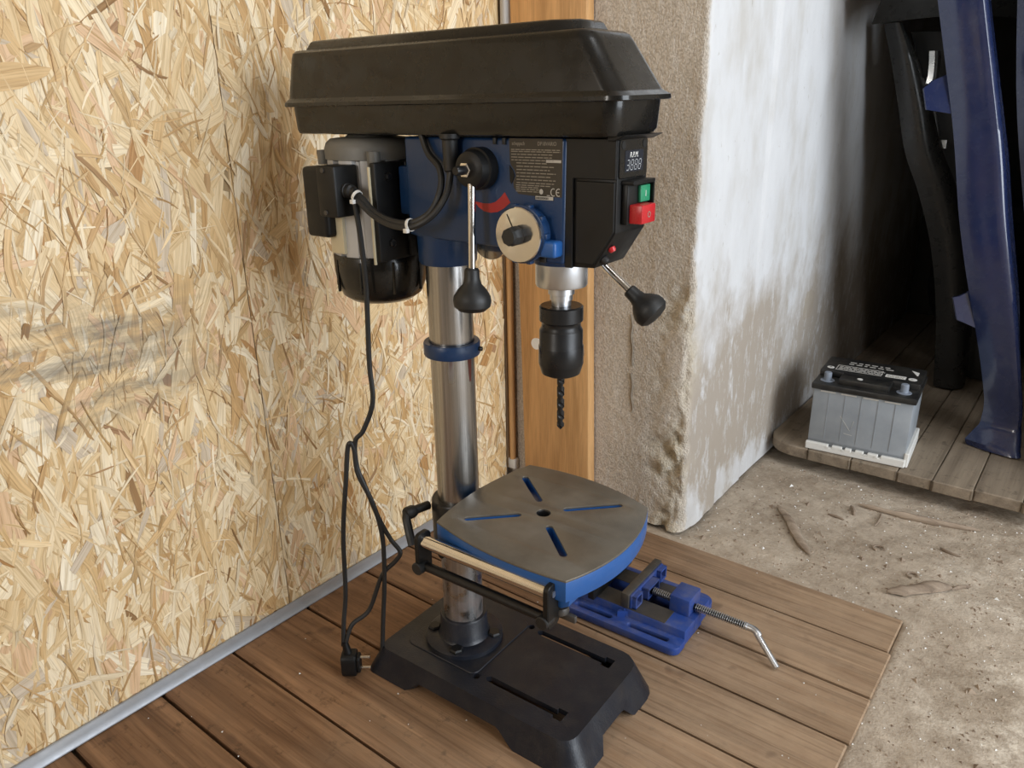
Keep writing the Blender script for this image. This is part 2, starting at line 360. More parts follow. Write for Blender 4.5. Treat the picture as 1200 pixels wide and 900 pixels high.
def spline(pts, sub):
    P = [Vector(q) for q in pts]; out = []
    for i in range(len(P)-1):
        p0, p1, p2, p3 = P[max(i-1, 0)], P[i], P[i+1], P[min(i+2, len(P)-1)]
        for k in range(sub):
            t = k/sub
            out.append(.5*((2*p1)+(p2-p0)*t+(2*p0-5*p1+4*p2-p3)*t*t+(3*p1-p0-3*p2+p3)*t**3))
    return out+[P[-1]]
def rrect(x0, x1, y0, y1, rr, n=5):
    rs = rr if isinstance(rr, (list, tuple)) else [rr]*4
    out = []
    for (cx_, cy_, a0, q) in ((x1, y1, 0, rs[0]), (x0, y1, 90, rs[1]), (x0, y0, 180, rs[2]), (x1, y0, 270, rs[3])):
        ox = cx_-q if a0 in (0, 270) else cx_+q; oy = cy_-q if a0 in (0, 90) else cy_+q
        for k in range(n+1):
            t = rad(a0+90*k/n); out.append((ox+q*math.cos(t), oy+q*math.sin(t)))
    return out
def slot(x0, y0, x1, y1, w, n=6):
    d = math.atan2(y1-y0, x1-x0); out = []
    for (cx_, cy_, s0) in ((x1, y1, -90), (x0, y0, 90)):
        for k in range(n+1):
            t = d+rad(s0+180*k/n); out.append((cx_+w*math.cos(t), cy_+w*math.sin(t)))
    return out
def circle(cx_, cy_, rr, n=20): return [(cx_+rr*math.cos(2*math.pi*k/n), cy_+rr*math.sin(2*math.pi*k/n)) for k in range(n)]
def text(s, body, size, mtx, depth=.0002, align='LEFT', shear=0, sx=1):
    cu = bpy.data.curves.new('txt', 'FONT'); cu.body = body; cu.size = size; cu.extrude = depth; cu.align_x = align; cu.shear = shear; cu.resolution_u = 3
    o = bpy.data.objects.new('txt', cu); C.objects.link(o); dg = bpy.context.evaluated_depsgraph_get()
    me = bpy.data.meshes.new_from_object(o.evaluated_get(dg)); t = bmesh.new(); t.from_mesh(me)
    bmesh.ops.transform(t, matrix=mtx @ Matrix.Diagonal((sx, 1, 1, 1)), verts=t.verts)
    bpy.data.objects.remove(o); bpy.data.curves.remove(cu); bpy.data.meshes.remove(me); s.add(t); return s
def thing(name, label, cat, loc=(0, 0, 0), rz=0, group=None, kind=None):
    o = bpy.data.objects.new(name, None); C.objects.link(o); o.empty_display_size = .05
    o.location = loc; o.rotation_euler = (0, 0, rz); o['label'] = label; o['category'] = cat
    if group: o['group'] = group
    if kind: o['kind'] = kind
    return o
def tag(o, label=None, cat=None, group=None, kind=None):
    for k, v in (('label', label), ('category', cat), ('group', group), ('kind', kind)):
        if v: o[k] = v
    return o
def raw(name, verts, faces, mat, parent=None):
    me = bpy.data.meshes.new(name); me.from_pydata(verts, [], faces); me.materials.append(M[mat]); me.update()
    o = bpy.data.objects.new(name, me); C.objects.link(o)
    if parent: o.parent = parent
    return o

# ------------------------------------------------------------------ the setting
PY = [-.42, -.29, -.15, -.01, .13, .268, .398, .516, .664, .800, .912, 1.020, 1.142, 1.243]
PX0, PX1 = -.995, -.149
# floor: lumpy concrete, sunk where the planks lie
def axis(segs):
    out = []
    for x0, x1, n in segs: out += [x0+(x1-x0)*k/n for k in range(n)]
    return out+[segs[-1][1]]
gx = axis(((-1.1, -.60, 10), (-.60, .06, 88), (.06, .5, 16), (.5, 2.4, 20)))
gy = axis(((-2.25, .2, 20), (.2, .8, 12), (.8, 1.86, 132), (1.86, 3.25, 16)))
def gh(x, y):
    if x < PX1-.004 and y < PY[-1]-.004: return -.024
    v = Vector((x, y, 0))
    h = -.008+.006*noise.noise(v*6)+.003*noise.noise(v*23)+.0016*noise.noise(v*70)
    d = max(x-PX1, y-PY[-1])
    if d < .05: h = h*(d/.05)+(-.004)*(1-d/.05) if d > 0 else -.006
    return min(h, .004)
vs = [(x, y, gh(x, y)) for y in gy for x in gx]; nx = len(gx)
fs = [(j*nx+i, j*nx+i+1, (j+1)*nx+i+1, (j+1)*nx+i) for j in range(len(gy)-1) for i in range(nx-1)]
floor_o = raw('floor', vs, fs, 'ground'); floor_o['kind'] = 'structure'
for q in floor_o.data.polygons: q.use_smooth = True
# planks of the wooden part of the floor
for i, (y0, y1) in enumerate(zip(PY, PY[1:])):
    b = B(); g = .0056 if i % 3 else .0042
    e = PX1+random.uniform(-.004, .003)
    b.box(PX0, e, y0+g*.5, y1-g*.5, -.02, random.uniform(-.001, .0008), .0018, 1)
    b.build('plank', 'plank', floor_o)
# OSB lined wall on the left
WX = -1.0
b = B(); b.box(WX-.12, WX-.016, -2.25, 3.25, -.05, 2.5); wl = b.build('wall_left', 'roomwall'); wl['kind'] = 'structure'
SEAM = .640
def osb_panel(y0, y1, seed, cnt, sub):
    b = B(); b.box(WX-.016, WX-.0035, y0, y1, .0, 2.44); pn = b.build('osb_panel', 'osbback', wl)
    rnd = random.Random(seed)
    V, F, UV, COL = [], [], [], []
    pal = [((.74, .56, .325), 6), ((.80, .64, .41), 6), ((.86, .73, .52), 4), ((.66, .46, .235), 4), ((.58, .37, .17), 1.2), ((.72, .50, .31), 3), ((.90, .80, .62), 1.4), ((.48, .27, .11), .4), ((.62, .52, .40), 1.4), ((.40, .24, .13), .2)]
    cols = [q for q, _ in pal]; wts = [q for _, q in pal]
    for i in range(cnt):
        t = i/cnt
        if t < .36: ln, wi = rnd.uniform(.08, .20), rnd.uniform(.014, .040)
        elif t < .60: ln, wi = rnd.uniform(.07, .19), rnd.uniform(.008, .034)
        else: ln, wi = rnd.uniform(.015, .09), rnd.uniform(.0008, .0045) if rnd.random() < .8 else rnd.uniform(.004, .010)
        ang = rad(90)+rnd.gauss(0, rad(26)) if rnd.random() < .84 else rnd.uniform(0, math.pi)
        cy, cz = rnd.uniform(y0, y1), rnd.uniform(0.0, sub)
        d = (math.cos(ang), math.sin(ang)); n_ = (-d[1], d[0]); bend = rnd.gauss(0, .06)*ln
        x = WX-.0035+.0028*t+rnd.uniform(0, .0004); tx = rnd.gauss(0, .0006); ty = rnd.gauss(0, .0004)
        col = rnd.choices(cols, wts)[0]; k = rnd.uniform(.85, 1.1)
        if t >= .60: col = rnd.choice(((.95, .89, .77), (.92, .84, .68), (.90, .80, .62), (.60, .42, .23), (.80, .64, .42), (.86, .72, .50), (.70, .52, .30), (.42, .27, .14) if rnd.random() < .4 else (.76, .58, .36))); col = tuple(min(.9, q*k*w_) for q, w_ in zip(col, (.88, .81, .70)))
        base = len(V); uo, vo = rnd.uniform(0, 50), rnd.uniform(0, 50)
        for s_ in (-1, -.5, 0, .5, 1):
            w_ = wi*(.5 if abs(s_) < 1 else .5*rnd.uniform(.25, 1)); off = bend*(1-s_*s_)
            for sg in (-1, 1):
                e = s_*ln/2+(rnd.uniform(-.006, .006) if abs(s_) == 1 else 0)
                yy = cy+d[0]*e+n_[0]*(sg*w_*rnd.uniform(.85, 1.05)+off); zz = cz+d[1]*e+n_[1]*(sg*w_*rnd.uniform(.85, 1.05)+off)
                V.append((x+tx*s_+ty*sg, min(max(yy, y0), y1), max(zz, 0)))
                UV.append((uo+e, vo+sg*w_)); COL.append(col)
        for s_ in range(4):
            o_ = base+2*s_; F.append((o_, o_+2, o_+3, o_+1))
    st = raw('wood_strands', V, F, 'strand', pn); st['kind'] = 'stuff'
    me = st.data; uvl = me.uv_layers.new(name='UVMap'); ca = me.color_attributes.new('Col', 'FLOAT_COLOR', 'POINT')
    li = [0]*len(me.loops); me.loops.foreach_get('vertex_index', li)
    uvl.data.foreach_set('uv', [q for v_ in li for q in UV[v_]])
    ca.data.foreach_set('color', [q for c_ in COL for q in (*c_, 1)])
osb_panel(-.58, SEAM-.0006, 11, 8200, 1.25)
osb_panel(SEAM+.0006, 1.247, 12, 5400, 1.25)
b = B(); b.box(WX-.016, WX, -2.25, -.582, 0, 2.44); b.build('osb_panel', 'osbback', wl)
# grey metal angle along the foot of the OSB
b = B(); b.prism([(-1.0, .0005), (-.984, .0005), (-.984, .003), (-.9965, .0165), (-1.0, .0165)], -.6, 1.235, 'uz', .0006, 1)
o = b.build('baseboard_left', 'strip'); o['kind'] = 'structure'

# pier and limewashed wall: one L-shaped skin with a crumbled corner
CX, CY = -.576, 1.272
ss = axis(((-.56, -.19, 40), (-.19, .20, 98), (.20, .75, 70), (.75, 1.95, 24)))
zz = axis(((0, .75, 150), (.75, 1.08, 33), (1.08, 2.5, 5)))
V, ZN, RG = [], [], []
for z in zz:
    for s_ in ss:
        v = Vector((s_*1.0, z, 3.3))
        ez = max(0, min(1, (.62-z)/.25))                               # crumbling fades out above
        wv = .020*noise.noise(Vector((z*9, 1.7, 0)))+.016*noise.noise(Vector((z*31, 4.1, 0)))
        # bare zone boundary (limewash edge) wanders round the corner
        lim = s_-(.002+wv*.55+.012*ez)
        zone = max(0, min(1, .5+lim/.006))
        dcor = s_+.025                                                 # centre of the crumbled band
        rg = max(0, min(1, 1.25-abs(dcor+wv)/(.030+.028*ez)))*max(.12, ez)
        rg *= max(0, min(1, .6+1.6*noise.noise(Vector((s_*16, z*10, 8)))))
        dep = .0012*noise.noise(v*14)+.0006*noise.noise(v*70)
        if s_ < 0: dep += .0008*noise.noise(v*150)+.0012*noise.noise(v*320)
        dep -= rg*(.010+.012*noise.noise(v*30)+.007*noise.noise(v*75))
        if z < .08 and s_ > -.1: dep += .014*(1-z/.08)*max(0, noise.noise(v*20)+.5)*max(0, 1-abs(s_)/.25)
        rc = .012+.02*ez*(.5+noise.noise(Vector((z*14, 7, 2))))
        # rounded corner
        if abs(s_) < rc:
            t = (s_+rc)/(2*rc)*math.pi/2; ctr = (CX-rc, CY+rc); rr = rc
            nx_, ny_ = math.sin(t), -math.cos(t); x, y = ctr[0]+nx_*rr, ctr[1]+ny_*rr
        elif s_ < 0: x, y, nx_, ny_ = CX+s_, CY, 0, -1
        else: x, y, nx_, ny_ = CX, CY+s_, 1, 0
        lean = -.010*(z-.3) if s_ < .3 else 0                          # wall out of plumb
        V.append((x+nx_*dep+lean, y+ny_*dep, z)); ZN.append(zone); RG.append(rg)
n = len(ss); F = [(j*n+i, j*n+i+1, (j+1)*n+i+1, (j+1)*n+i) for j in range(len(zz)-1) for i in range(n-1)]
wb = raw('wall_back', V, F, 'plaster'); wb['kind'] = 'structure'
for q in wb.data.polygons: q.use_smooth = True
for nm, dat in (('Zone', ZN), ('Rough', RG)):
    at = wb.data.attributes.new(nm, 'FLOAT', 'POINT'); at.data.foreach_set('value', dat)
# two gouges in the render
b = B()
for pts in (((-.706, .437), (-.702, .415), (-.704, .395), (-.6995, .37), (-.700, .345), (-.698, .332)), ((-.702, .318), (-.697, .295), (-.699, .27), (-.6945, .25), (-.695, .236))):
    P = spline([(x, 1.2724, z) for x, z in pts], 4); n_ = len(P)
    L_ = [(q.x-.0042*math.sin(math.pi*(k+.5)/n_)*(.7+.5*noise.noise(q*60)), q.y, q.z) for k, q in enumerate(P)]; R_ = [(q.x+.0012, q.y-.001, q.z) for q in P]
    b.sheet([L_, R_], .0022)
b.build('gouge', paint('gouged_render', (.26, .22, .17), .9, bmp=0), wb)

# pine stud (leaning) and the narrow batten beside the OSB edge
b = B(); b.box(-.948, -.778, 1.243, 1.270, 0, 1.5, .005, 2)
for v in b.bm.verts: v.co.x -= .0255*(v.co.z-.1)
o = b.build('trim_1', 'stud'); o['kind'] = 'structure'
b = B(); b.lathe([(.011, 0), (.012, .004), (.0125, .0055)], (-.909, 1.2432, .350), (0, -1, 0), 16); b.build('knot_hole', 'white', o)
b = B(); b.tube([(-.806, 1.2435, .335), (-.797, 1.2428, .35), (-.803, 1.2435, .362)], .006, 6, 4); b.build('knot', 'batten', o)
b = B(); b.box(-1.014, -1.0015, 1.254, 1.270, .03, 1.5, .002, 2)
o = b.build('trim_2', 'batten'); o['kind'] = 'structure'
b = B(); b.cyl((-.9925, 1.260, .055), (-.9955, 1.260, .93), .0075, seg=14); b.build('rod', M['stud'], o, 'pale round wooden rod beside the board edge')
b = B(); b.cyl((-.9855, 1.2555, .931), (-.9855, 1.2555, 1.6), .0135, seg=18); b.build('pipe', 'alu', o, 'grey metal pipe')
b = B(); b.box(-1.004, -.982, 1.254, 1.270, .030, .056, .004); b.build('plaster_lump', 'white', o)

# rest of the room (out of view): ceiling, gate wall, alcove
for nm, bx, mt in (('ceiling', (-1.1, 2.42, -2.3, 3.25, 2.5, 2.56), 'ceil'),
                   ('wall_front', (-1.1, 2.42, -2.35, -2.25, -.05, 2.5), 'roomwall'),
                   ('wall_back_right', (.03, 2.42, 1.85, 1.98, -.03, 2.5), 'roomwall'),
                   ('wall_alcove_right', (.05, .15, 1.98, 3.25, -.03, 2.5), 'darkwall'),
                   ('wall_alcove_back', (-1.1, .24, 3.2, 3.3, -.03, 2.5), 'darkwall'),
                   ('overhead_light_blocker', (-.60, .03, 1.90, 1.98, 1.07, 2.5), 'roomwall'),  # beam added out of view, keeps overhead light out of the alcove
                   ('wall_right', (2.36, 2.46, -2.3, -.35, -.03, 2.5), 'roomwall'),
                   ('wall_right_far', (2.36, 2.46, 1.75, 2.06, -.03, 2.5), 'roomwall'),
                   ('wall_right_top', (2.36, 2.46, -.35, 1.75, 2.3, 2.5), 'roomwall')):
    b = B(); b.box(*bx); o = b.build(nm, mt); o['kind'] = 'structure'

b = B(); b.box(-.98, -.50, -2.25, -2.19, .86, .90, .004); b.box(-.98, -.50, -2.25, -2.19, 2.0, 2.04, .004); b.box(-.98, -.95, -2.25, -2.19, .90, 2.0, .004); b.box(-.53, -.50, -2.25, -2.19, .90, 2.0, .004)
o = b.build('fill_light_frame', 'batten'); o['kind'] = 'structure'  # frame added around the fill light, out of view
# ------------------------------------------------------------------ drill press
A0 = (-.6742, .7273, 0); YAW = rad(1.85)
dp = thing('drill_press', 'black and blue bench drill press standing on the wooden planks by the OSB wall', 'drill press', A0, YAW)
# base casting
def base_ring(z, g):  # g 0 at top outline, 1 at floor outline
    x0, x1, y0, y1 = -.093-.022*g, .2485+.0235*g, -.0925-.0125*g, .1085+.0135*g
    return rrect(x0, x1, y0, y1, [.030+.006*g, .016, .016, .022+.004*g], 4)
def densify(P, step=.008):
    out = []
    for i, q in enumerate(P):
        w = P[(i+1) % len(P)]; d = math.hypot(w[0]-q[0], w[1]-q[1]); n_ = max(1, int(d/step))
        for k in range(n_): out.append((q[0]+(w[0]-q[0])*k/n_, q[1]+(w[1]-q[1])*k/n_))
    return out
BT = .045
def arch(x, y):      # height of the lower rim above the floor
    def tr(v, a_, b_, c_, d_): return max(0, min(1, (v-a_)/(b_-a_), (d_-v)/(d_-c_)))
    k = 0
    if y < -.09 or y > .105: k = tr(x, -.030, -.014, .140, .165)
    if x > .25 or x < -.10: k = max(k, tr(y, -.042, -.030, .030, .046))
    return .020*k
top = base_ring(0, 0); bot = base_ring(0, 1)
pairs = []
for i in range(len(top)):
    j = (i+1) % len(top); d = math.hypot(bot[j][0]-bot[i][0], bot[j][1]-bot[i][1]); n_ = max(1, int(d/.006))
    for k in range(n_):
        t = k/n_; pairs.append(((top[i][0]*(1-t)+top[j][0]*t, top[i][1]*(1-t)+top[j][1]*t), (bot[i][0]*(1-t)+bot[j][0]*t, bot[i][1]*(1-t)+bot[j][1]*t)))
r0, r1, r2, r3 = [], [], [], []
for (tx, ty), (bx, by) in pairs:
    h = arch(bx, by); t = 1-h/BT*.9
    ix, iy = .0835-.0, .008
    def inw(x, y, k): cx_, cy_ = .078, .008; l = math.hypot(x-cx_, y-cy_); return (x+(cx_-x)*k/l, y+(cy_-y)*k/l)
    r0.append((tx, ty, BT)); q = (tx+(bx-tx)*t, ty+(by-ty)*t)
    r1.append((q[0], q[1], h)); r2.append((*inw(*q, .008), h)); r3.append((*inw(tx, ty, .008), BT-.008))
b = B(); b.loft([r0, r1, r2, r3], (False, False))
hk = lambda u, v: [(u-.004, v-.0055), (u-.004, v-.011), (u+.012, v-.011), (u+.012, v+.011), (u-.004, v+.011), (u-.004, v+.0055)]
def tslot(u0, u1, v): return [(u0, v-.0055), (u1-.004, v-.0055), (u1-.004, v-.010), (u1+.011, v-.010), (u1+.011, v+.010), (u1-.004, v+.010), (u1-.004, v+.0055), (u0, v+.0055), (u0-.005, v)]
b.plate(base_ring(0, 0), [tslot(.092, .208, .0735), tslot(.089, .206, -.0535), circle(.073, .077, .0055, 14), circle(.071, -.060, .0055, 14)], BT-.008, BT+.0005, 0)
base = b.build('base', 'castblack', dp)
b = B(); b.prism(rrect(-.065, .069, -.062, .082, .012), BT, BT+.0025, 'uv', .001, 1); b.build('base_pad', 'castblack', base)
b = B()
b.lathe([(.057, BT), (.059, BT+.002), (.059, BT+.009), (.057, BT+.0105), (.040, BT+.0115), (.037, BT+.016), (.0355, BT+.046), (.0345, BT+.048), (.0303, BT+.048)], (0, 0, 0), seg=48)
fl = b.build('column_flange', 'castblack', dp)
for an in (25, 115, 205, 295):
    b = B(); x, y = .0475*math.cos(rad(an)), .0475*math.sin(rad(an)); b.lathe([(.0105, BT+.009), (.0105, BT+.0135), (.0085, BT+.0155)], (x, y, 0), seg=6); b.build('bolt', 'steelblack', fl)
b = B(); b.lathe([(.0298, BT+.03), (.0298, .70)], (0, 0, 0), seg=56); b.build('column', 'column', dp)
b = B(); b.lathe([(.030, .506), (.037, .506), (.0382, .508), (.0382, .5225), (.037, .5245), (.031, .5245), (.030, .523)], (0, 0, 0), seg=48); rg = b.build('depth_stop_ring', 'navy', dp)
b = B(); b.cyl((.034, .012, .5155), (.0405, .0145, .5155), .003, seg=10); b.build('grub_screw', 'steelblack', rg)

rows = []
for i in range(9):
    z = .5055-.034*i/8; hw = .10*(1-i/8)**.6+.03
    rows.append([(.0301*math.cos(.0+hw*(k/3-1)), .0301*math.sin(.0+hw*(k/3-1)), z) for k in range(7)])
b = B(); b.sheet(rows, .0004); b.build('paint_run', paint('dried_red_brown_run', (.10, .02, .012), .4, bmp=0), bpy.data.objects['column'])
# table
tb = b = B()
Lc, Bc, Rc, Fc = (.0515, -.1045), (.0565, .0992), (.2598, .0815), (.2596, -.122)
def bow(p0, p1, k, n_=14):
    d = Vector((p1[0]-p0[0], p1[1]-p0[1])); nn = Vector((d.y, -d.x)).normalized()
    return [(p0[0]+d.x*t+nn.x*k*4*t*(1-t), p0[1]+d.y*t+nn.y*k*4*t*(1-t)) for t in [i/n_ for i in range(n_)]]
outl = bow(Lc, Fc, .012)+bow(Fc, Rc, .023)+bow(Rc, Bc, .017)+bow(Bc, Lc, .013)
ZT = .315
holes = [circle(.1534, -.0084, .0095, 24), slot(.0805, -.0765, .1280, -.0315, .0048), slot(.1735, .0165, .2250, .0655, .0048), slot(.0755, .0605, .1285, .0175, .0048), slot(.1800, -.0350, .2280, -.0775, .0048)]
b.plate(outl, holes, ZT-.003, ZT, .0006); table = b.build('table_top', 'table', dp)
b = B(); b.plate(outl, holes, ZT-.0295, ZT-.0031, .001); body = b.build('table_body', 'blue', table, 'blue painted rim and underside of the table')
b = B(); b.lathe([(.0094, ZT-.0006), (.0094, ZT-.028), (.0075, ZT-.028), (.0075, ZT-.010), (.0082, ZT-.002), (.0094, ZT-.0006)], (.1534, -.0084, 0), seg=24, cap=False); b.build('centre_hole', 'steelblack', table)
b = B(); b.cyl((.150, -.006, ZT-.046), (.150, -.006, ZT-.0296), .032, .036, 28)
b.prism([(.02, -.018), (.135, -.028), (.135, .016), (.02, .018)], ZT-.058, ZT-.0297, 'uv', .003)
b.build('table_arm', 'navy', table)
b = B(); b.lathe([(.0305, .225), (.0375, .225), (.039, .228), (.039, .287), (.0375, .290), (.0305, .290)], (0, 0, 0), seg=40)
b.box(-.047, -.034, -.010, .010, .236, .270, .004)
clamp = b.build('table_clamp', 'steelblack', dp)
b = B(); b.cyl((-.040, -.020, .272), (-.050, -.056, .272), .0065, seg=14, bev=.001); b.lathe([(.008, 0), (.0095, .004), (.0095, .014), (.008, .017)], (-.046, -.044, .272), (-.2, -1, 0), 16)
b.tube([(-.049, -.058, .272), (-.044, -.064, .266), (-.034, -.070, .250), (-.026, -.074, .236)], .0062, 10, 5)
b.build('clamp_lever', 'rubber', clamp)
# roller extension on the near edge of the table
RV = -.1262
b = B(); b.cyl((.047, RV, .2945), (.2385, RV, .2945), .0085, seg=24, bev=.001); rl = b.build('roller', 'chrome', dp)
b = B(); b.cyl((.047, RV-.001, .2585), (.236, RV-.001, .2585), .0062, seg=18); b.build('roller_lower_bar', 'steelblack', rl)
for u in (.0405, .2385):
    b = B(); b.prism(rrect(RV-.0115, RV+.0135, .249, .3075, .0075, 4), u, u+.0075, 'vz', .001, 1)
    b.build('roller_bracket', 'black', rl)
    b = B(); e = u+.0080 if u > .1 else u-.0008; b.cyl((e-.001, RV, .2945), (e+.0006, RV, .2945), .004, seg=12); b.build('screw_head', 'zinc', rl)
for u in (.070, .232):
    b = B(); b.cyl((u, RV+.006, .279), (u, -.03, .279), .005, seg=12); b.build('roller_rod', 'steelblack', rl)
for u in (.044, .238):
    b = B(); b.cyl((u, RV-.014, .2585), (u, RV+.004, .2585), .0085, seg=20, bev=.001); b.build('roller_bushing', 'rubber', rl)
b = B(); b.prism([(.216, ZT-.0297), (.262, ZT-.0297), (.260, ZT-.0385), (.250, ZT-.045), (.232, ZT-.045)], -.116, -.094, 'uz', .002); b.build('roller_lug', 'blue', body)
b = B(); b.lathe([(.004, 0), (.004, .006), (.0095, .007), (.0105, .011), (.0095, .015), (.006, .017)], (.2415, -.105, ZT-.044), (.15, -.1, -1), 18)
b.box(.236, .264, -.108, -.102, ZT-.066, ZT-.056, .002); b.build('wing_screw', 'darksteel', body)

# head casting
HV = .038
b = B()
b.prism([(-.030, .6685), (-.012, .6655), (.118, .6645), (.134, .6535), (.200, .652), (.202, .786), (-.030, .786)], -HV, HV, 'uz', .004, 3)
b.lathe([(.0305, .630), (.0355, .630), (.0375, .633), (.0385, .669)], (0, 0, 0), seg=40)
b.lathe([(.033, .648), (.036, .655)], (.1735, 0, 0), seg=32)
head = b.build('head', 'navy', dp)
# black nose cover
b = B()
nose = [(.200, .786), (.2605, .786), (.2605, .691), (.236, .652), (.200, .650)]
b.prism(nose, -.032, .034, 'uz', .0015, 2)
b.prism([(.200, .786), (.2605, .786), (.2605, .746), (.2095, .746), (.2095, .650), (.200, .650)], -.0355, -.0315, 'uz', .0006, 1)
b.prism([(.2125, .7435), (.2590, .7435), (.2590, .6925), (.2355, .656), (.2125, .656)], -.0342, -.0315, 'uz', .0008, 1)
b.prism([(.252, .784), (.2605, .784), (.273, .7895), (.252, .7895)], -.040, .046, 'uz', .0008, 1)
nc = b.build('nose_cover', 'black', dp)
b = B(); b.prism(rrect(-.0305, .0305, .7462, .7855, .004, 4), .2600, .2622, 'vz', .0006, 1); fp = b.build('speed_display_panel', M['blackplastic'], nc)
for v in (-.0235, .0225):
    b = B(); b.cyl((.2615, v, .7795), (.2626, v, .7795), .0042, seg=14); b.build('screw_hole', 'rubber', fp)
b = B(); b.prism(rrect(-.020, .0205, .7525, .7740, .0015, 3), .2621, .2625, 'vz'); b.build('display_window', paint('smoked_window', (.012, .016, .026), .22, bmp=0), fp)
fm = lambda u, v, z: Matrix(((0, 0, 1, u), (1, 0, 0, v), (0, 1, 0, z), (0, 0, 0, 1)))       # text on a +u face
sm = lambda u, v, z: Matrix(((1, 0, 0, u), (0, 0, -1, v), (0, 1, 0, z), (0, 0, 0, 1)))      # text on a -v face
b = B(); text(b, 'R.P.M.', .0078, fm(.2627, -.0105, .7668), .0001, shear=.2, sx=.95); b.build('display_lettering', 'white', fp)
b = B()
def seg7(v0, z0, w, h, on, t=.0008):
    sk = lambda v, z: (v+(z-z0)*.22, z)
    S7 = {'a': ((0, h), (w, h)), 'b': ((w, h/2), (w, h)), 'c': ((w, 0), (w, h/2)), 'd': ((0, 0), (w, 0)), 'e': ((0, 0), (0, h/2)), 'f': ((0, h/2), (0, h)), 'g': ((0, h/2), (w, h/2))}
    for k in on:
        (x0, y0), (x1, y1) = S7[k]
        if y0 == y1: P = [(x0+t*.7, y0-t/2), (x1-t*.7, y0-t/2), (x1-t*.7, y0+t/2), (x0+t*.7, y0+t/2)]
        else: P = [(x0-t/2, y0+t*.7), (x0+t/2, y0+t*.7), (x0+t/2, y1-t*.7), (x0-t/2, y1-t*.7)]
        b.prism([sk(v0+x, z0+y) for x, y in P], .2626, .2628, 'vz')
for i, on in enumerate(('abcdg', 'abcdefg', 'abcdefg', 'abcdefg')): seg7(-.0172+.0086*i, .7544, .0052, .0098, on)
b.build('display_digits', 'digit', fp)
# switch block
b = B(); b.box(.2605, .2685, -.0225, .0245, .699, .7435, .002); b.prism(rrect(-.0235, .0255, .7400, .7445, .001, 2), .2605, .2755, 'vz', .0006, 1); b.box(.268, .2755, .0225, .0250, .700, .742, .0006)
sw = b.build('switch', 'black', nc)
b = B(); b.box(.268, .2725, -.001, .0205, .721, .7385, .0012); b.build('start_button', 'greenbtn', sw)
b = B(); text(b, 'I', .009, fm(.2727, .0085, .7265), .0001); b.build('button_marking', 'white', sw)
b = B(); b.box(.268, .2835, -.0185, .0125, .7005, .7200, .0014); rb = b.build('stop_button', 'redbtn', sw)
b = B(); text(b, 'O', .009, fm(.2837, -.0065, .7065), .0001); b.build('button_marking', 'printdim', sw)
d_ = Vector((.039, 0, -.0245)).normalized()
b = B(); b.lathe([(.0042, 0), (.0042, .003), (.003, .005)], (.2505, -.0225, .6745), (d_.z*-1, 0, -d_.x), 14); b.build('indicator_cap', 'redbtn', nc)
b = B(); b.lathe([(.005, 0), (.005, .004), (.004, .006)], (.2425, -.024, .6615), (.8, 0, -.6), 14); b.build('lamp_socket', 'rubber', nc)
# rating plate, torn at its left edge
pl_ = [(.129, .7855), (.198, .7855), (.1975, .7255), (.1595, .7255), (.148, .7262), (.1405, .7268), (.1345, .733), (.1335, .740), (.1375, .746), (.1355, .752), (.1310, .757), (.1295, .762)]
b = B(); b.prism(pl_, -HV-.0004, -HV+.001, 'uz'); pt = b.build('rating_plate', 'plate', head, 'dark rating plate with small print, torn at one edge')
b = B(); b.prism([(.1290, .757), (.1335, .752), (.1360, .746), (.1330, .740), (.1315, .737), (.1295, .740)], -HV-.0008, -HV+.001, 'uz'); b.build('torn_edge', 'black', head)
b = B(); text(b, 'scheppach', .0058, sm(.1325, -HV-.0005, .7785), .0001, sx=.72); text(b, 'DP18VARIO', .0058, sm(.1665, -HV-.0005, .7785), .0001, sx=.8)
b.build('plate_lettering', 'printdim', pt)
b = B(); rl2 = random.Random(3)
for i, z in enumerate((.7735, .7715, .7685, .7655, .7625, .7595, .756, .7525, .749, .7455, .742, .7385, .736, .7338, .7316, .7294)):
    x0 = .1315 if z > .76 else (.1385 if z > .737 else .1375); x = x0; xe = .196 if i < 2 else rl2.uniform(.172, .190); xe = min(xe, .168 if z < .736 else xe)
    while x < xe:
        w = rl2.uniform(.003, .009); b.box(x, min(x+w, xe), -HV-.0006, -HV-.0003, z, z+.0009); x += w+.0012
b.build('plate_small_print', 'printdim', pt)
b = B(); b.box(.1775, .1965, -HV-.0006, -HV-.0003, .7612, .7640); b.build('plate_number_box', 'print', pt)
b = B()
for cu_, g in ((.1868, 0), (.1935, 1)):                                   # CE mark as two arcs
    P = [(cu_+.0035*math.cos(rad(t)), .7305+.0043*math.sin(rad(t))) for t in range(60, 301, 20)]; Q = [(cu_+.0026*math.cos(rad(t)), .7305+.0034*math.sin(rad(t))) for t in range(300, 59, -20)]
    b.prism(P+Q, -HV-.0006, -HV-.0003, 'uz')
    if g: b.box(cu_-.003, cu_+.0008, -HV-.0006, -HV-.0003, .7301, .7310)
b.box(.1785, .1825, -HV-.0006, -HV-.0003, .7265, .7272)
b.prism([(.1712+.0025*math.cos(t/8*6.283), .7305+.003*math.sin(t/8*6.283)) for t in range(8)], -HV-.0006, -HV-.0003, 'uz')
b.build('plate_marks', 'print', pt)
b = B(); b.box(.1630, .1875, -HV-.0006, -HV+.001, .7215, .7262); sl = b.build('serial_sticker', 'black', head)
b = B(); b.box(.1638, .1868, -HV-.0009, -HV-.0006, .7219, .7257); b.build('serial_field', 'print', sl)
b = B(); text(b, '0402000001', .0034, sm(.1644, -HV-.0011, .7226), .0001, sx=1.02); b.build('serial_number', 'black', sl)
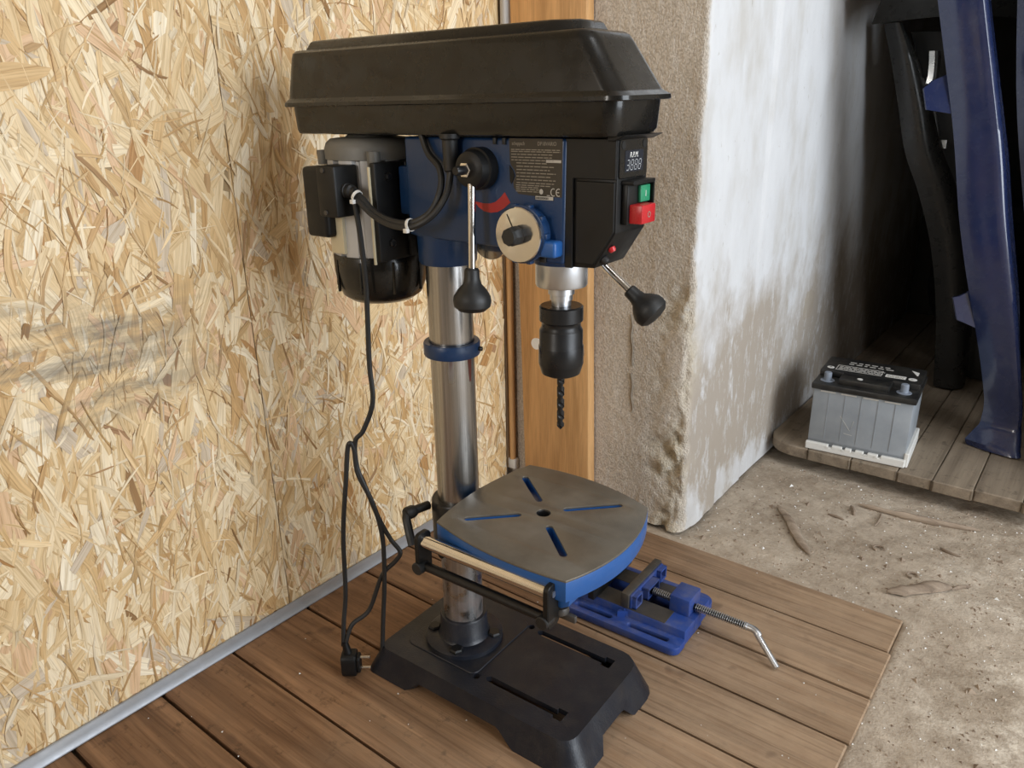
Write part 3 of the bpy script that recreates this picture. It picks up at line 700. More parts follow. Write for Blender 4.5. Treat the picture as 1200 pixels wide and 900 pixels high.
# red speed scale arc around the hub
HC = (.0899, .7527)
P = [(.0765, .7155), (.084, .7085), (.092, .7045), (.101, .7035), (.111, .705), (.120, .7095), (.129, .7165)]
Q = [(.1215, .7275), (.115, .721), (.108, .716), (.100, .7138), (.091, .7135), (.083, .7145)]
b = B(); b.prism(P+Q, -HV-.0004, -HV+.001, 'uz'); b.build('speed_scale', 'red', head)
for u in (.108, .121):
    b = B(); b.box(u, u+.004, -HV-.003, -HV+.001, .779, .786, .0005); b.build('cover_clip', 'rubber', head)
# speed hub, handle
b = B(); b.lathe([(.0235, 0), (.0235, .013), (.0215, .0145), (.0205, .020), (.0195, .024), (.014, .027), (.0105, .027)], (HC[0], -HV, HC[1]), (0, -1, 0), 36); hub = b.build('speed_hub', 'black', dp)
b = B(); b.lathe([(.0085, 0), (.0085, .006), (.0075, .007)], (HC[0], -HV-.0265, HC[1]), (0, -1, 0), 6); b.build('hub_nut', 'chrome', hub)
b = B(); b.lathe([(.0052, 0), (.0052, .014), (.0042, .0155)], (HC[0], -HV-.032, HC[1]), (0, -1, 0), 16); b.build('hub_stud', 'steelblack', hub)
b = B(); b.cyl((HC[0]+.0015, -.0595, .742), (HC[0]+.003, -.066, .637), .0047, .0042, 16); ld = b.build('speed_handle', 'chrome', dp)
def knob(p, d, name, par, k=1.0):
    b = B(); b.lathe([(.0075*k, 0), (.0092*k, .002*k), (.0098*k, .012*k), (.0115*k, .019*k), (.018*k, .026*k), (.0228*k, .034*k), (.0238*k, .040*k), (.0225*k, .047*k), (.016*k, .0525*k), (.006*k, .0545*k)], p, d, 28); b.build(name, 'rubber', par)
knob((HC[0]+.003, -.066, .643), (.02, -.06, -1), 'handle_knob', ld, .95)
# return spring housing and disc
b = B(); b.lathe([(.029, 0), (.029, .010), (.032, .0105), (.032, .017), (.030, .0175)], (.1543, -HV, .685), (0, -1, 0), 32)
for k in range(10):
    t = 2*math.pi*k/10; b.box(.1543+.031*math.cos(t)-.003, .1543+.031*math.cos(t)+.003, -HV-.016, -HV-.008, .685+.031*math.sin(t)-.003, .685+.031*math.sin(t)+.003, .001)
sh = b.build('spring_housing', 'navy', dp)
b = B(); b.lathe([(.0295, 0), (.0305, .001), (.0305, .004), (.0295, .005)], (.1543, -HV-.0175, .685), (0, -1, 0), 40); ds = b.build('spring_disc', 'chrome', sh, 'polished steel disc')
b = B(); b.lathe([(.010, 0), (.0108, .002), (.0108, .011), (.0098, .0125), (.0098, .0165), (.0085, .018)], (.1543, -HV-.0222, .685), (0, -1, 0), 8)
b.build('disc_nut', 'rubber', sh)
b = B(); b.box(.1433, .1447, -HV-.0228, -HV-.0222, .693, .708, rot=Matrix.Rotation(rad(-28), 4, 'Y')); b.build('disc_notch', 'steelblack', sh)
b = B(); b.box(.1640, .1990, -HV-.016, -HV+.002, .6620, .6800, .0035, 3); cl = b.build('depth_clip', 'blue', head, 'bright blue clip')
b = B(); b.box(.170, .178, -HV-.003, -HV+.001, .6535, .6615, .001); b.build('clip_screw', 'rubber', head)
b = B(); b.lathe([(.024, 0), (.030, .0), (.030, .005), (.0285, .006)], (.020, .062, .655), (0, 1, 0), 36); b.lathe([(.012, 0), (.012, .03)], (.020, .034, .662), (0, 1, 0), 20); b.build('lock_disc', 'chrome', head)
# feed lever on the far side
b = B(); b.lathe([(.020, 0), (.020, .030), (.017, .034)], (.125, .036, .690), (0, 1, 0), 28); fh = b.build('feed_hub', 'black', dp)
b = B(); b.cyl((.132, .062, .681), (.2245, .080, .6015), .0047, .0045, 14); fr = b.build('feed_handle', 'chrome', fh)
q0, q1 = Vector((.132, .062, .681)), Vector((.2245, .080, .6015)); knob(q1-(q1-q0).normalized()*.006, q1-q0, 'handle_knob', fh, .92)
for dd in (Vector((-.05, .02, .11)), Vector((-.08, .02, -.02))):
    b = B(); b.cyl(Vector((.125, .06, .69)), Vector((.125, .06, .69))+dd*.35, .0047, .0045, 14); b.build('feed_handle', 'chrome', fh)
# quill, chuck
QU = .1735
b = B(); b.lathe([(.0285, .652), (.0305, .650), (.0305, .6225), (.0295, .6205), (.012, .6205)], (QU, 0, 0), seg=40); ql = b.build('quill_collar', 'zinc', dp)
b = B(); b.lathe([(.0155, .621), (.0155, .6105), (.0135, .6098), (.0135, .6035), (.0115, .603), (.0115, .5965), (.0098, .596), (.0098, .583)], (QU, 0, 0), seg=28); b.build('spindle', 'zinc', dp)
b = B(); b.lathe([(.012, .5965), (.0245, .5965), (.0262, .595), (.0262, .5785), (.0245, .577), (.0235, .5755), (.0235, .5705), (.0255, .5675), (.0262, .566), (.0262, .5485), (.0268, .5475), (.0272, .5465), (.0272, .525), (.0265, .523), (.0235, .5125), (.0175, .5095), (.006, .5085)], (QU, 0, 0), seg=44); ck = b.build('chuck', 'steelblack', dp)
# belt cover
cv = B(); W = .0545
def bx_ring(z, x0, x1, w, rr, dz=0): return [(x, y, z+y*.018) for x, y in rrect(x0, x1, -w, w, rr, 6)]
cv.loft([bx_ring(.7885, -.213, .258, W-.009, .012), bx_ring(.7897, -.216, .2645, W-.0045, .015), bx_ring(.794, -.218, .268, W-.0025, .017), bx_ring(.823, -.2205, .2705, W-.0015, .018)])
cv.build('belt_tray', 'blackplastic', dp)
b = B(); b.loft([bx_ring(.8225, -.231, .2795, W+.0055, .021), bx_ring(.8235, -.232, .2805, W+.0065, .022), bx_ring(.8275, -.2315, .280, W+.006, .022), bx_ring(.831, -.2275, .274, W+.002, .020), bx_ring(.8325, -.2265, .2715, W+.0005, .020),
    bx_ring(.880, -.219, .2385, W-.0045, .018), bx_ring(.8865, -.217, .2335, W-.006, .017), bx_ring(.8895, -.213, .2285, W-.0095, .015), bx_ring(.8900, -.208, .224, W-.013, .014)])
lid = b.build('belt_cover_lid', 'blackplastic', dp)
b = B()
def crown(z, k): 
    P = [(-.186+k, -.040+k), (-.150+k, -.042+k), (.190-k, -.042+k), (.212-k, -.026+k), (.212-k, .026-k), (.190-k, .042-k), (-.186+k, .042-k)]
    return [(x, y, z+y*.018) for x, y in P]
b.loft([crown(.8885, -.002), crown(.8985, .003), crown(.9005, .006)]); b.build('lid_crown', 'blackplastic', lid)
# motor
MU = -.1234
b = B()
b.lathe([(.030, .7885), (.034, .784), (.054, .782), (.060, .777), (.0625, .770), (.0625, .757), (.060, .756)], (MU, 0, 0), seg=40)
for u, v in ((MU-.046, -.044), (MU+.046, -.044), (MU-.046, .044), (MU+.046, .044)):
    b.cyl((u, v, .750), (u, v, .768), .0085, seg=14)
mt = b.build('motor', 'grey', dp)
b = B(); P = []
for k in range(96):
    t = 2*math.pi*k/96; rr = .0575+(.0035 if k % 8 < 6 else -.002); P.append((MU+rr*math.cos(t), rr*math.sin(t)))
b.prism(P, .629, .757, 'uv'); b.build('motor_body', 'alu', mt, 'finned aluminium motor body')
b = B(); b.lathe([(.0625, .634), (.0635, .632), (.0632, .612), (.061, .592), (.055, .577), (.044, .569), (.030, .5665), (.01, .566)], (MU, 0, 0), seg=44)
for k in range(7): t = rad(-150+k*40); b.box(MU+.0632*math.cos(t)-.0015, MU+.0632*math.cos(t)+.0015, .0632*math.sin(t)-.0015, .0632*math.sin(t)+.0015, .585, .628)
b.build('fan_cover', 'blackplastic', mt)
b = B(); b.box(MU+.054, MU+.064, -.0615, .058, .6325, .7555, .002); b.box(MU+.0635, MU+.0675, -.010, -.006, .634, .754, .001); b.box(MU+.0635, MU+.0675, .008, .012, .634, .754, .001)
mp_ = b.build('motor_mount', 'black', mt)
b = B(); b.box(MU+.0535, MU+.0565, -.0640, -.0612, .6295, .7505, .0004); b.build('painted_lit_edge', 'cream', mt)  # lit near edge of the black mount plate, painted as a cream strip
for z in (.738, .655):
    b = B(); b.lathe([(.0055, 0), (.0055, .003), (.0035, .0045)], (MU+.064, -.040, z), (1, 0, 0), 6); b.build('mount_bolt', 'steelblack', mt)
b = B(); b.box(-.0565, -.0275, -.024, .024, .69, .75, .003); b.build('motor_bracket', 'navy', dp)
b = B(); b.box(-.1465, -.1215, -.0655, -.058, .6385, .690, .0005); b.build('nameplate', 'cream', mt)
# terminal box, capacitor box
b = B(); b.box(-.1335, -.0995, -.0915, -.052, .6895, .7525, .003); tbx = b.build('terminal_box', 'black', mt)
for z in (.747, .6955):
    b = B(); b.lathe([(.003, 0), (.003, .0015)], (-.120, -.0915, z), (0, -1, 0), 12); b.build('box_screw', 'darksteel', tbx)
b = B(); b.box(-.1760, -.1340, -.0800, -.048, .6600, .7495, .006, 3); b.build('capacitor_box', 'black', mt)
b = B(); b.lathe([(.0095, 0), (.0095, .004), (.0085, .0045), (.0085, .011), (.006, .013), (.0052, .019)], (-.0997, -.074, .7225), (1, -.05, -.08), 12); b.build('cable_gland', 'rubber', mt)
# lead to the switch, bundled and tied
b = B()
b.tube([(-.084, -.0745, .7205), (-.070, -.0755, .714), (-.051, -.076, .700), (-.022, -.076, .6905), (.010, -.074, .690), (.034, -.066, .704), (.042, -.056, .730), (.036, -.050, .752), (.016, -.046, .768), (.004, -.043, .789)], .0040, 10, 8)
b.tube([(-.084, -.0770, .717), (-.068, -.079, .708), (-.048, -.079, .695), (-.018, -.079, .6855), (.014, -.077, .686), (.038, -.068, .700), (.051, -.058, .722), (.054, -.052, .744), (.053, -.049, .758)], .0040, 10, 8)
cb = b.build('motor_lead', 'rubber', dp)
b = B(); b.lathe([(.0052, 0), (.0085, .003), (.0092, .030), (.0092, .036), (.012, .038), (.012, .043)], (.0525, -.0485, .747), (0, 0, 1), 14); b.build('lead_sleeve', 'rubber', dp)
for (q, ax) in (((-.078, -.0765, .7165), (1, 0, -.55)), ((.0085, -.0755, .6875), (1, .05, .15))):
    b = B(); b.lathe([(.0068, -.0018), (.0078, -.0018), (.0078, .0018), (.0068, .0018), (.0068, -.0018)], q, ax, 14, False); b.box(q[0]-.003, q[0]+.003, q[1]-.010, q[1]-.005, q[2]-.0085, q[2]-.0035, .0005); b.build('cable_tie', 'white', cb)
# mains cord, hanging down to the floor and looped
b = B()
b.tube([(-.083, -.078, .716), (-.078, -.080, .702), (-.0755, -.078, .660), (-.077, -.0745, .6), (-.080, -.077, .5), (-.0775, -.079, .445), (-.092, -.087, .402), (-.104, -.093, .384), (-.1045, -.0935, .345), (-.093, -.088, .305), (-.0835, -.079, .26), (-.073, -.070, .227), (-.062, -.064, .207), (-.070, -.068, .190), (-.088, -.080, .165), (-.107, -.094, .105), (-.123, -.116, .085), (-.128, -.1285, .054)], .0034, 10, 8)
b.tube([(-.131, -.130, .052), (-.133, -.123, .09), (-.132, -.1145, .14), (-.127, -.1115, .24), (-.1175, -.104, .33), (-.1135, -.1, .372), (-.1095, -.0975, .382), (-.1055, -.095, .372), (-.1035, -.094, .335), (-.089, -.085, .290), (-.081, -.079, .235), (-.083, -.080, .16), (-.087, -.086, .09), (-.090, -.090, .040), (-.096, -.094, .012)], .0034, 10, 8)
cord = b.build('mains_cord', 'rubber', dp)
pd = Vector((.80, .60, 0)); pn = Vector((-.60, .80, 0)); p0 = Vector((-.132, -.131, .0015))
b = B(); b.prism(rrect(-.0140, .0140, 0, .039, .009, 4), -.003, .020, 'uv', .003, 2); b.prism(rrect(-.010, .010, .004, .034, .006, 4), .0195, .025, 'uv', .0015, 1)
bmesh.ops.transform(b.bm, matrix=Matrix.Translation(p0) @ Matrix(((pn.x, 0, pd.x, 0), (pn.y, 0, pd.y, 0), (0, 1, 0, 0), (0, 0, 0, 1))), verts=b.bm.verts)
b.cyl(p0+pd*.008+Vector((0, 0, .030)), p0+pd*.004+Vector((0, 0, .058)), .0075, .0045, 12)
pg = b.build('plug', 'black', cord)
for z in (.0095, .0285):
    q = p0+pd*.0248+Vector((0, 0, z)); b = B(); b.cyl(q, q+pd*.0155, .0024, seg=12, bev=.0006); b.build('plug_pin', 'chrome', cord)

# drill bit in the chuck: twisted two-flute rod
b = B(); t = bmesh.new(); rings = []; z0, z1 = .5115, .4365
for i in range(64):
    k = i/63; z = z0+(z1-z0)*k; rr = .0046*min(1, (1-k)*14+.12); rg = []
    for j in range(16):
        an = 2*math.pi*j/16; fl_ = 1 if k < .12 else (.62 if (j % 8) in (0, 1, 2) else 1.0)
        rg.append(t.verts.new((rr*fl_*math.cos(an+k*15), rr*fl_*math.sin(an+k*15), z)))
    rings.append(rg)
for A_, B_ in zip(rings, rings[1:]):
    for i in range(16): t.faces.new((A_[i], B_[i], B_[(i+1) % 16], A_[(i+1) % 16]))
t.faces.new(rings[0]); t.faces.new(rings[-1][::-1]); b.add(t)
cy_, sy_ = math.cos(YAW), math.sin(YAW)
def dpw(u, v, z): return (A0[0]+u*cy_-v*sy_, A0[1]+u*sy_+v*cy_, z)
tag(b.build('drill_bit', 'steelblack', loc=dpw(QU, 0, 0), rz=YAW), 'black twist drill bit gripped in the drill press chuck', 'drill bit')

# ------------------------------------------------------------------ vise lying on the planks
vz = thing('drill_vise', 'blue drill press vise with threaded spindle lying on the planks beside the base', 'vise', dpw(0, 0, .0012), YAW)
b = B()
b.plate(rrect(.045, .2695, .190, .2245, [.004, .004, .012, .014], 5), [slot(.080, .2075, .140, .2075, .0048), slot(.179, .2075, .243, .2075, .0048)], 0, .0135, .0015)
b.plate(rrect(.045, .2655, .325, .3575, [.020, .012, .004, .004], 5), [slot(.080, .342, .140, .342, .0048), slot(.179, .342, .235, .342, .0048)], 0, .0135, .0015)
b.prism([(.045, .2235), (.268, .2235), (.268, .262), (.045, .262)], .0, .028, 'uv', .0015)
b.prism([(.045, .290), (.266, .290), (.266, .3265), (.045, .3265)], .0, .028, 'uv', .0015)
b.box(.045, .098, .2615, .2905, .001, .028); b.box(.225, .268, .2615, .2905, .001, .028)
b.prism([(.154, .0135), (.160, .028), (.166, .0135)], .2215, .2245, 'uz'); b.prism([(.152, .2135), (.166, .2235), (.152, .2235)], .013, .024, 'uv')
vb = b.build('vise_body', 'viseblue', vz)
b = B()
for (y0, y1) in ((.2245, .2615), (.2905, .3255)): b.box(.10, .232, y0, y1, .0275, .0290, .0004, 1)
b.build('slide_rail', 'darksteel', vz, 'dusty dark grey slideways')
b = B(); b.box(.085, .098, .222, .330, .0275, .050, .0015); b.build('fixed_jaw', 'viseblue', vz)
b = B(); b.box(.098, .110, .207, .345, .032, .0575, .0015); b.box(.088, .099, .207, .345, .048, .0575, .001); b.build('fixed_jaw_plate', 'steelblack', vz)
b = B(); b.box(.153, .167, .222, .347, .0292, .0570, .0012); b.build('moving_jaw_plate', 'darksteel', vz)
b = B()
b.box(.1668, .1710, .226, .343, .0292, .054, .0008)
def frame(y0, y1, z0, z1, x0, x1, t=.0035):
    b.box(x0, x1, y0, y0+t, z0, z1, .0006, 1); b.box(x0, x1, y1-t, y1, z0, z1, .0006, 1); b.box(x0, x1, y0, y1, z1-t, z1, .0006, 1); b.box(x0, x1, y0, y1, z0, z0+t, .0006, 1)
frame(.227, .251, .0295, .053, .169, .179); frame(.3185, .3425, .0295, .053, .169, .179); frame(.262, .305, .0295, .050, .169, .184)
b.build('moving_jaw', 'viseblue', vz)
b = B(); b.box(.222, .2575, .2605, .3065, .027, .0585, .0025, 2); b.build('spindle_block', 'viseblue', vz)
b = B(); pts = []
b.cyl((.176, .2815, .0385), (.352, .2815, .0365), .0046, seg=14); b.build('spindle', 'steelblack', vz)
b = B()
for k in range(47):
    u = .184+k*.0035
    if .221 < u < .258: continue
    b.lathe([(.0045, 0), (.0068, .0009), (.0068, .0015), (.0045, .0024)], (u, .2815, .0384-.002*(u-.176)/.176), (1, 0, -.011), 14, False)
b.build('spindle_thread', 'zinc', vz)['kind'] = 'stuff'
b = B(); b.tube([(.344, .2815, .0366), (.356, .281, .0362), (.364, .2785, .0340), (.367, .277, .0310)], .0056, 12, 5)
b.build('spindle_head', 'zinc', vz)
b = B(); b.cyl((.362, .2785, .0345), (.4065, .2525, .0048), .0048, seg=16, bev=.0008); b.build('handle', 'zinc', vz)

# ------------------------------------------------------------------ platform at the back with battery
PZ = .05
pf = thing('wooden_platform', 'low dusty wooden platform of wide boards at the back right', 'platform', (0, 0, 0))
edges = [(-.572, -.470, 'round'), (-.4685, -.374, 0), (-.3725, -.276, 0), (-.2745, -.206, 0), (-.2045, -.128, 0), (-.1265, -.040, 0), (-.0385, .026, 0)]
for i, (x0, x1, rd) in enumerate(edges):
    y0 = 1.712+random.uniform(-.004, .004); b = B()
    P = rrect(x0, x1, y0, 3.18, [.002, .002, .072 if rd else .002, .002], 8)
    b.prism(P, PZ-.026, PZ+random.uniform(-.0008, .0008), 'uv', .002, 1); b.build('plank', 'platform', pf)
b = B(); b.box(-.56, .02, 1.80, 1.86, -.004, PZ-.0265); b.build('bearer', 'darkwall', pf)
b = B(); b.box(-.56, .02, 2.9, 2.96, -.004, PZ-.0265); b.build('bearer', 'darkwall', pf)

bt = thing('car_battery', 'grey car battery with black lid standing at the front of the wooden platform', 'battery', (-.4775, 1.7205, PZ+.001), rad(4.5))
def m_case():
    m, nt, b_ = nodes('grey_translucent_case'); v = coords(nt)
    sx = N(nt, 'ShaderNodeSeparateXYZ'); L(nt, v, sx.inputs[0])
    c = ramp(nt, noisen(nt, v, 16, 5), ((.3, (.24, .265, .29)), (.7, (.32, .345, .37))))
    c = mix(nt, ramp(nt, math_(nt, 'MULTIPLY', sx.outputs[2], 10), ((.10, .75), (.22, .75), (.26, 0.0))), c, (.15, .16, .17))
    L(nt, c, b_.inputs['Base Color']); setp(b_, .42); b_.inputs['Subsurface Weight'].default_value = 0; return m
M['case'] = m_case()
BW, BD = .2115, .172
b = B(); b.box(.002, BW-.002, .002, BD-.002, .0, .150, .003, 2)
for k in range(1, 6): b.box(.002+k*.0345, .0032+k*.0345, .0012, .004, .03, .142)
cs = b.build('case', 'case', bt)
b = B(); b.box(.0, BW, -.006, BD+.005, .0, .0125, .002, 1)
for x in (.046, .080, .104, .128, .150): b.box(x, x+.006, -.0075, -.0040, .012, .0145)
for x0, x1 in ((.0, .050), (.058, .080), (.086, .100), (.108, .126), (.134, .156), (.162, .2115)): b.box(x0, x1, -.0062, .004, .010, .0185, .0015, 1)
b.box(BW-.004, BW+.0055, .0, BD, .0, .034, .002, 1); b.build('foot_ledge', M['white'], cs, 'pale notched foot ledge')
b = B()
for x in (.018, .062, .108, .152): b.box(x, x+.032, .0004, .003, .1435, .1465)
b.tube([(.066, .0018, .092), (.090, .0018, .060), (.096, .0018, .085)], .0005, 5, 0); b.tube([(.078, .0018, .052), (.096, .0018, .050)], .0005, 5, 0)
b.build('case_scratch', 'print', cs)['kind'] = 'stuff'
b = B(); b.box(-.003, BW+.003, -.003, BD+.003, .1480, .1625, .003, 2); b.prism([(.0, .162), (BW, .162), (BW, .177), (.0, .177)], .058, BD+.003, 'uz', .003, 2)
b.box(.0505, .156, .012, .060, .162, .1765, .002, 2)
ld_ = b.build('lid', 'battlid', bt)
for x in (.024, .184):
    b = B(); b.lathe([(.0155, .1622), (.0155, .1636), (.010, .164)], (x, .030, 0), seg=24); b.lathe([(.0085, .163), (.0082, .181), (.007, .1825)], (x, .030, 0), seg=20); b.build('terminal', 'lead', bt)
b = B(); b.box(.058, .062, .0115, .0135, .150, .172)
zt = lambda x, y, z: Matrix(((1, 0, 0, x), (0, 1, 0, y), (0, 0, 1, z), (0, 0, 0, 1)))
b = B(); b.plate([(.030, .075), (.128, .075), (.128, .112), (.030, .112)], [[(.0315, .0765), (.1265, .0765), (.1265, .1105), (.0315, .1105)]], .1768, .1775)
for i, y in enumerate((.081, .088, .095, .102)): 
    x = .035
    while x < .122: w = random.uniform(.005, .015); b.box(x, x+w, y, y+.003, .1768, .1774); x += w+.003
x = .03
for y in (.128, .142):
    x = .05
    while x < .14: w = random.uniform(.006, .016); b.box(x, x+w, y, y+.004, .1768, .1774); x += w+.005
b.build('lid_print', 'print', ld_)
b = B(); b.box(.136, .178, .077, .096, .1768, .1777); b.build('label', 'white', ld_)
b = B(); b.prism([(.182, .150), (.196, .118), (.199, .118), (.199, .140)], .1768, .1777, 'uv'); b.build('label_corner', 'white', ld_)
for x, y, r_ in ((.018, .085, .008), (.192, .085, .009)):
    b = B(); b.lathe([(r_, .1768), (r_, .1777)], (x, y, 0), seg=20); lb = b.build('polarity_label', 'white', ld_)
    b = B(); text(b, '+' if x < .1 else '-', .015, zt(x-.0040, y-.005, .1780), .0001); b.build('polarity_mark', 'black', ld_)
b = B(); b.lathe([(.006, .1764), (.006, .1773)], (.092, .03, 0), seg=16); b.build('charge_indicator', 'white', ld_)
b = B()
for y in (.0785, .083, .0875):
    x = .140
    while x < .174: w = random.uniform(.003, .007); b.box(x, x+w, y, y+.002, .1777, .1780); x += w+.002
b.build('label_print', 'printdim', ld_)

# ------------------------------------------------------------------ dismantled car parts in the alcove
RT = Vector((.7857, .6186, 0)); NN = Vector((.6186, -.7857, 0))
def pw(P0, s_, d, z): q = Vector(P0)+RT*s_+NN*d; return (q.x, q.y, z)
def lerpk(tab, z):
    for (z0, *a0), (z1, *a1) in zip(tab, tab[1:]):
        if z0 <= z <= z1 or z1 <= z <= z0:
            t = (z-z0)/(z1-z0); return [u+(w-u)*t for u, w in zip(a0, a1)]
    return list(tab[0][1:]) if abs(z-tab[0][0]) < abs(z-tab[-1][0]) else list(tab[-1][1:])
F0 = (-.13, 1.98, 0)
tab = [(.053, -.050, .062), (.062, -.058, .066), (.08, -.045, .066), (.10, -.030, .063), (.143, -.023, .055), (.247, -.053, .030), (.328, -.080, .012), (.415, -.112, -.008), (.498, -.140, -.033), (.59, -.168, -.060), (.703, -.195, -.090), (.776, -.214, -.114), (.905, -.254, -.156), (.996, -.282, -.186), (1.25, -.36, -.262)]
rows = []
z = .053
while z < 1.25:
    l, r_ = [sum(lerpk(tab, min(1.249, max(.054, z+q)))[k_] for q in ((-.03, -.015, 0, .015, .03) if z > .12 else (0,)))/(5 if z > .12 else 1) for k_ in (0, 1)]; row = []
    toe = max(0, 1-(z-.053)/.055)
    for i in range(23):
        t = i/22; s_ = l+(r_-l)*t
        d = .045*math.sin(math.pi*min(1, t*.92+.04))+.016*math.exp(-((t-.58)/.16)**2)+(.035*toe*math.sin(math.pi*t))
        row.append(pw(F0, s_, d-.02, z))
    rows.append(row); z += .012
b = B(); b.sheet(rows, .004)
bp = b.build('car_bumper', 'carblue'); tag(bp, 'dark blue painted car bumper standing on end on the wooden platform', 'bumper')
for pts in (((-.232, .866), (-.262, .853), (-.277, .838), (-.266, .797), (-.206, .786), (-.200, .80)), ((-.100, .425), (-.128, .405), (-.139, .402), (-.124, .352), (-.082, .334), (-.075, .345))):
    b = B(); t = bmesh.new()
    f_ = [t.verts.new(pw(F0, s_, -.016+.3*(s_-pts[0][0]), z_)) for s_, z_ in pts]; g_ = [t.verts.new(pw(F0, s_, -.021+.3*(s_-pts[0][0]), z_)) for s_, z_ in pts]
    n_ = len(pts); t.faces.new(f_); t.faces.new(g_[::-1])
    for i in range(n_): t.faces.new((f_[i], g_[i], g_[(i+1) % n_], f_[(i+1) % n_]))
    bmesh.ops.recalc_face_normals(t, faces=t.faces); b.add(t); b.build('mounting_tab', 'carblue', bp)
b = B(); b.tube([pw(F0, s_, -.006, z_) for s_, z_ in ((-.166, .905), (-.119, .72), (-.074, .57), (-.02, .35), (.022, .18), (.05, .07))], .003, 6, 5); b.build('seam_trim', 'darksteel', bp)
# second blue panel beside it
def strip(name, P0, left, right, bow_, mat, label, cat, thick=.004, n_=9, parent=None, lean=0):
    """curved sheet between two edges given as (sideways, height) pairs"""
    m_ = max(len(left), len(right)); Lp = spline([(q[0], q[1], 0) for q in left], 5); Rp = spline([(q[0], q[1], 0) for q in right], 5)
    k = min(len(Lp), len(Rp)); rows = []
    for i in range(k):
        l, r_ = Lp[int(i*(len(Lp)-1)/(k-1))], Rp[int(i*(len(Rp)-1)/(k-1))]; row = []
        for j in range(n_):
            t = j/(n_-1); s_ = l.x+(r_.x-l.x)*t; z_ = l.y+(r_.y-l.y)*t
            row.append(pw(P0, s_, bow_*math.sin(math.pi*t)-lean*z_, z_))
        rows.append(row)
    b = B(); b.sheet(rows, thick); o = b.build(name, mat, parent)
    if label: tag(o, label, cat)
    return o
strip('car_sill_panel', (-.05, 2.16, 0), [(-.30, 1.25), (-.225, .84), (-.145, .55), (-.065, .25), (-.02, .054)], [(-.22, 1.25), (-.14, .84), (-.06, .55), (.01, .25), (.055, .054)], .04, 'carblue', 'narrow dark blue car panel leaning just right of the standing bumper', 'car panel')
B0 = (-.3, 2.35, 0)
strip('wheel_arch_liner', B0, [(-.330, .985), (-.300, .91), (-.262, .80), (-.225, .69), (-.170, .585), (-.11, .44), (-.06, .25), (-.03, .056)], [(-.285, .985), (-.235, .91), (-.175, .79), (-.135, .70), (-.070, .59), (-.005, .44), (.04, .25), (.06, .056)], .03, 'carblack', 'curved black plastic wheel arch liner leaning by the limewashed wall', 'car part', lean=-.05)
gp = strip('car_fender', (-.27, 2.47, 0), [(-.30, .975), (-.25, .86), (-.20, .74), (-.14, .62), (-.06, .40), (.00, .056)], [(-.19, .965), (-.14, .90), (-.10, .76), (-.06, .66), (.06, .42), (.14, .056)], .07, paint('dark_grey_plastic', (.035, .035, .033), .4, bmp=.1), 'dark grey car fender behind the wheel arch liner', 'fender')
b = B(); b.sheet([[pw((-.2, 2.2, 0), -.40+.62*i/14, .05*math.sin(math.pi*j/5), .975+.015*math.sin(i*.35)+.22*j/5) for i in range(15)] for j in range(6)], .004)
tag(b.build('car_spoiler', 'carblack'), 'black car part lying across the top of the heap of panels', 'car part')
br = paint('bright_metal_bracket', (.4, .42, .43), .3, metal=.9, bmp=0)
b = B(); b.sheet([[pw((-.3, 2.30, 0), s_+dx, dd, z_) for dx, dd in ((0, 0), (.008, .006), (.012, 0), (.016, .006), (.026, 0))] for s_, z_ in ((-.176, .925), (-.172, .90), (-.170, .87), (-.172, .852))], .002)
tag(b.build('metal_bracket', br), 'small bright metal bracket showing left of the blue bumper', 'bracket')
b = B(); b.tube([pw((-.3, 2.33, 0), s_, 0, z_) for s_, z_ in ((-.150, .80), (-.135, .76), (-.122, .71), (-.112, .67))], .0035, 6, 4); b.box(0, .02, 0, .02, 0, .02)
bmesh.ops.transform(b.bm, matrix=Matrix.Translation(pw((-.3, 2.33, 0), -.125, 0, .70)), verts=b.bm.verts[-8:])
tag(b.build('clip_rail', br), 'thin metal rail with clip in the heap of car panels', 'rail')
# floor behind: a dark tyre-like bulk under the fenders
b = B(); b.lathe([(.10, -.07), (.20, -.08), (.235, -.05), (.24, 0), (.235, .05), (.20, .08), (.10, .07), (.10, -.07)], (-.22, 2.78, .292), (.62, -.78, 0), 36, False)
tag(b.build('tyre', 'rubber'), 'black tyre standing in the dark at the back of the platform', 'tyre')

# ------------------------------------------------------------------ litter on the ground
def gz(x, y): return gh(x, y)
def sliver(name, pts, w, h, label, group=None, cat='wood splinter'):
    P = spline([(x, y, gz(x, y)+h*.9+.001) for x, y in pts], 4); n_ = len(P); rings = []
    for i, q in enumerate(P):
        d = (P[min(i+1, n_-1)]-P[max(i-1, 0)]).normalized(); sd = Vector((-d.y, d.x, 0)); k = (1-abs(2*i/(n_-1)-1)**3)*.85+.15
        k *= 1+.35*noise.noise(Vector((i*.9, w*900, 1)))
        rings.append([q+sd*(w*k*math.cos(t))+Vector((0, 0, 1.5*h*k*math.sin(t))) for t in [2*math.pi*j/7 for j in range(7)]])
    b = B(); b.loft(rings); o = b.build(name, 'twig', smooth=50); return tag(o, label, cat, group)
sliver('wood_splinter', [(-.462, 1.512), (-.42, 1.46), (-.38, 1.40), (-.341, 1.352)], .010, .004, 'flat pointed wood splinter on the ground nearest the limewashed wall')
sliver('stick', [(-.323, 1.612), (-.25, 1.615), (-.17, 1.625), (-.095, 1.642)], .006, .005, 'long thin stick on the ground in front of the wooden platform', cat='stick')
sliver('bark_chip', [(-.194, 1.312), (-.165, 1.335), (-.13, 1.372), (-.105, 1.392)], .012, .006, 'broad piece of bark on the ground right of the plank floor', cat='bark')
sliver('twig', [(-.105, 1.390), (-.095, 1.405), (-.078, 1.424)], .003, .003, 'short twig touching the broad piece of bark', cat='twig')
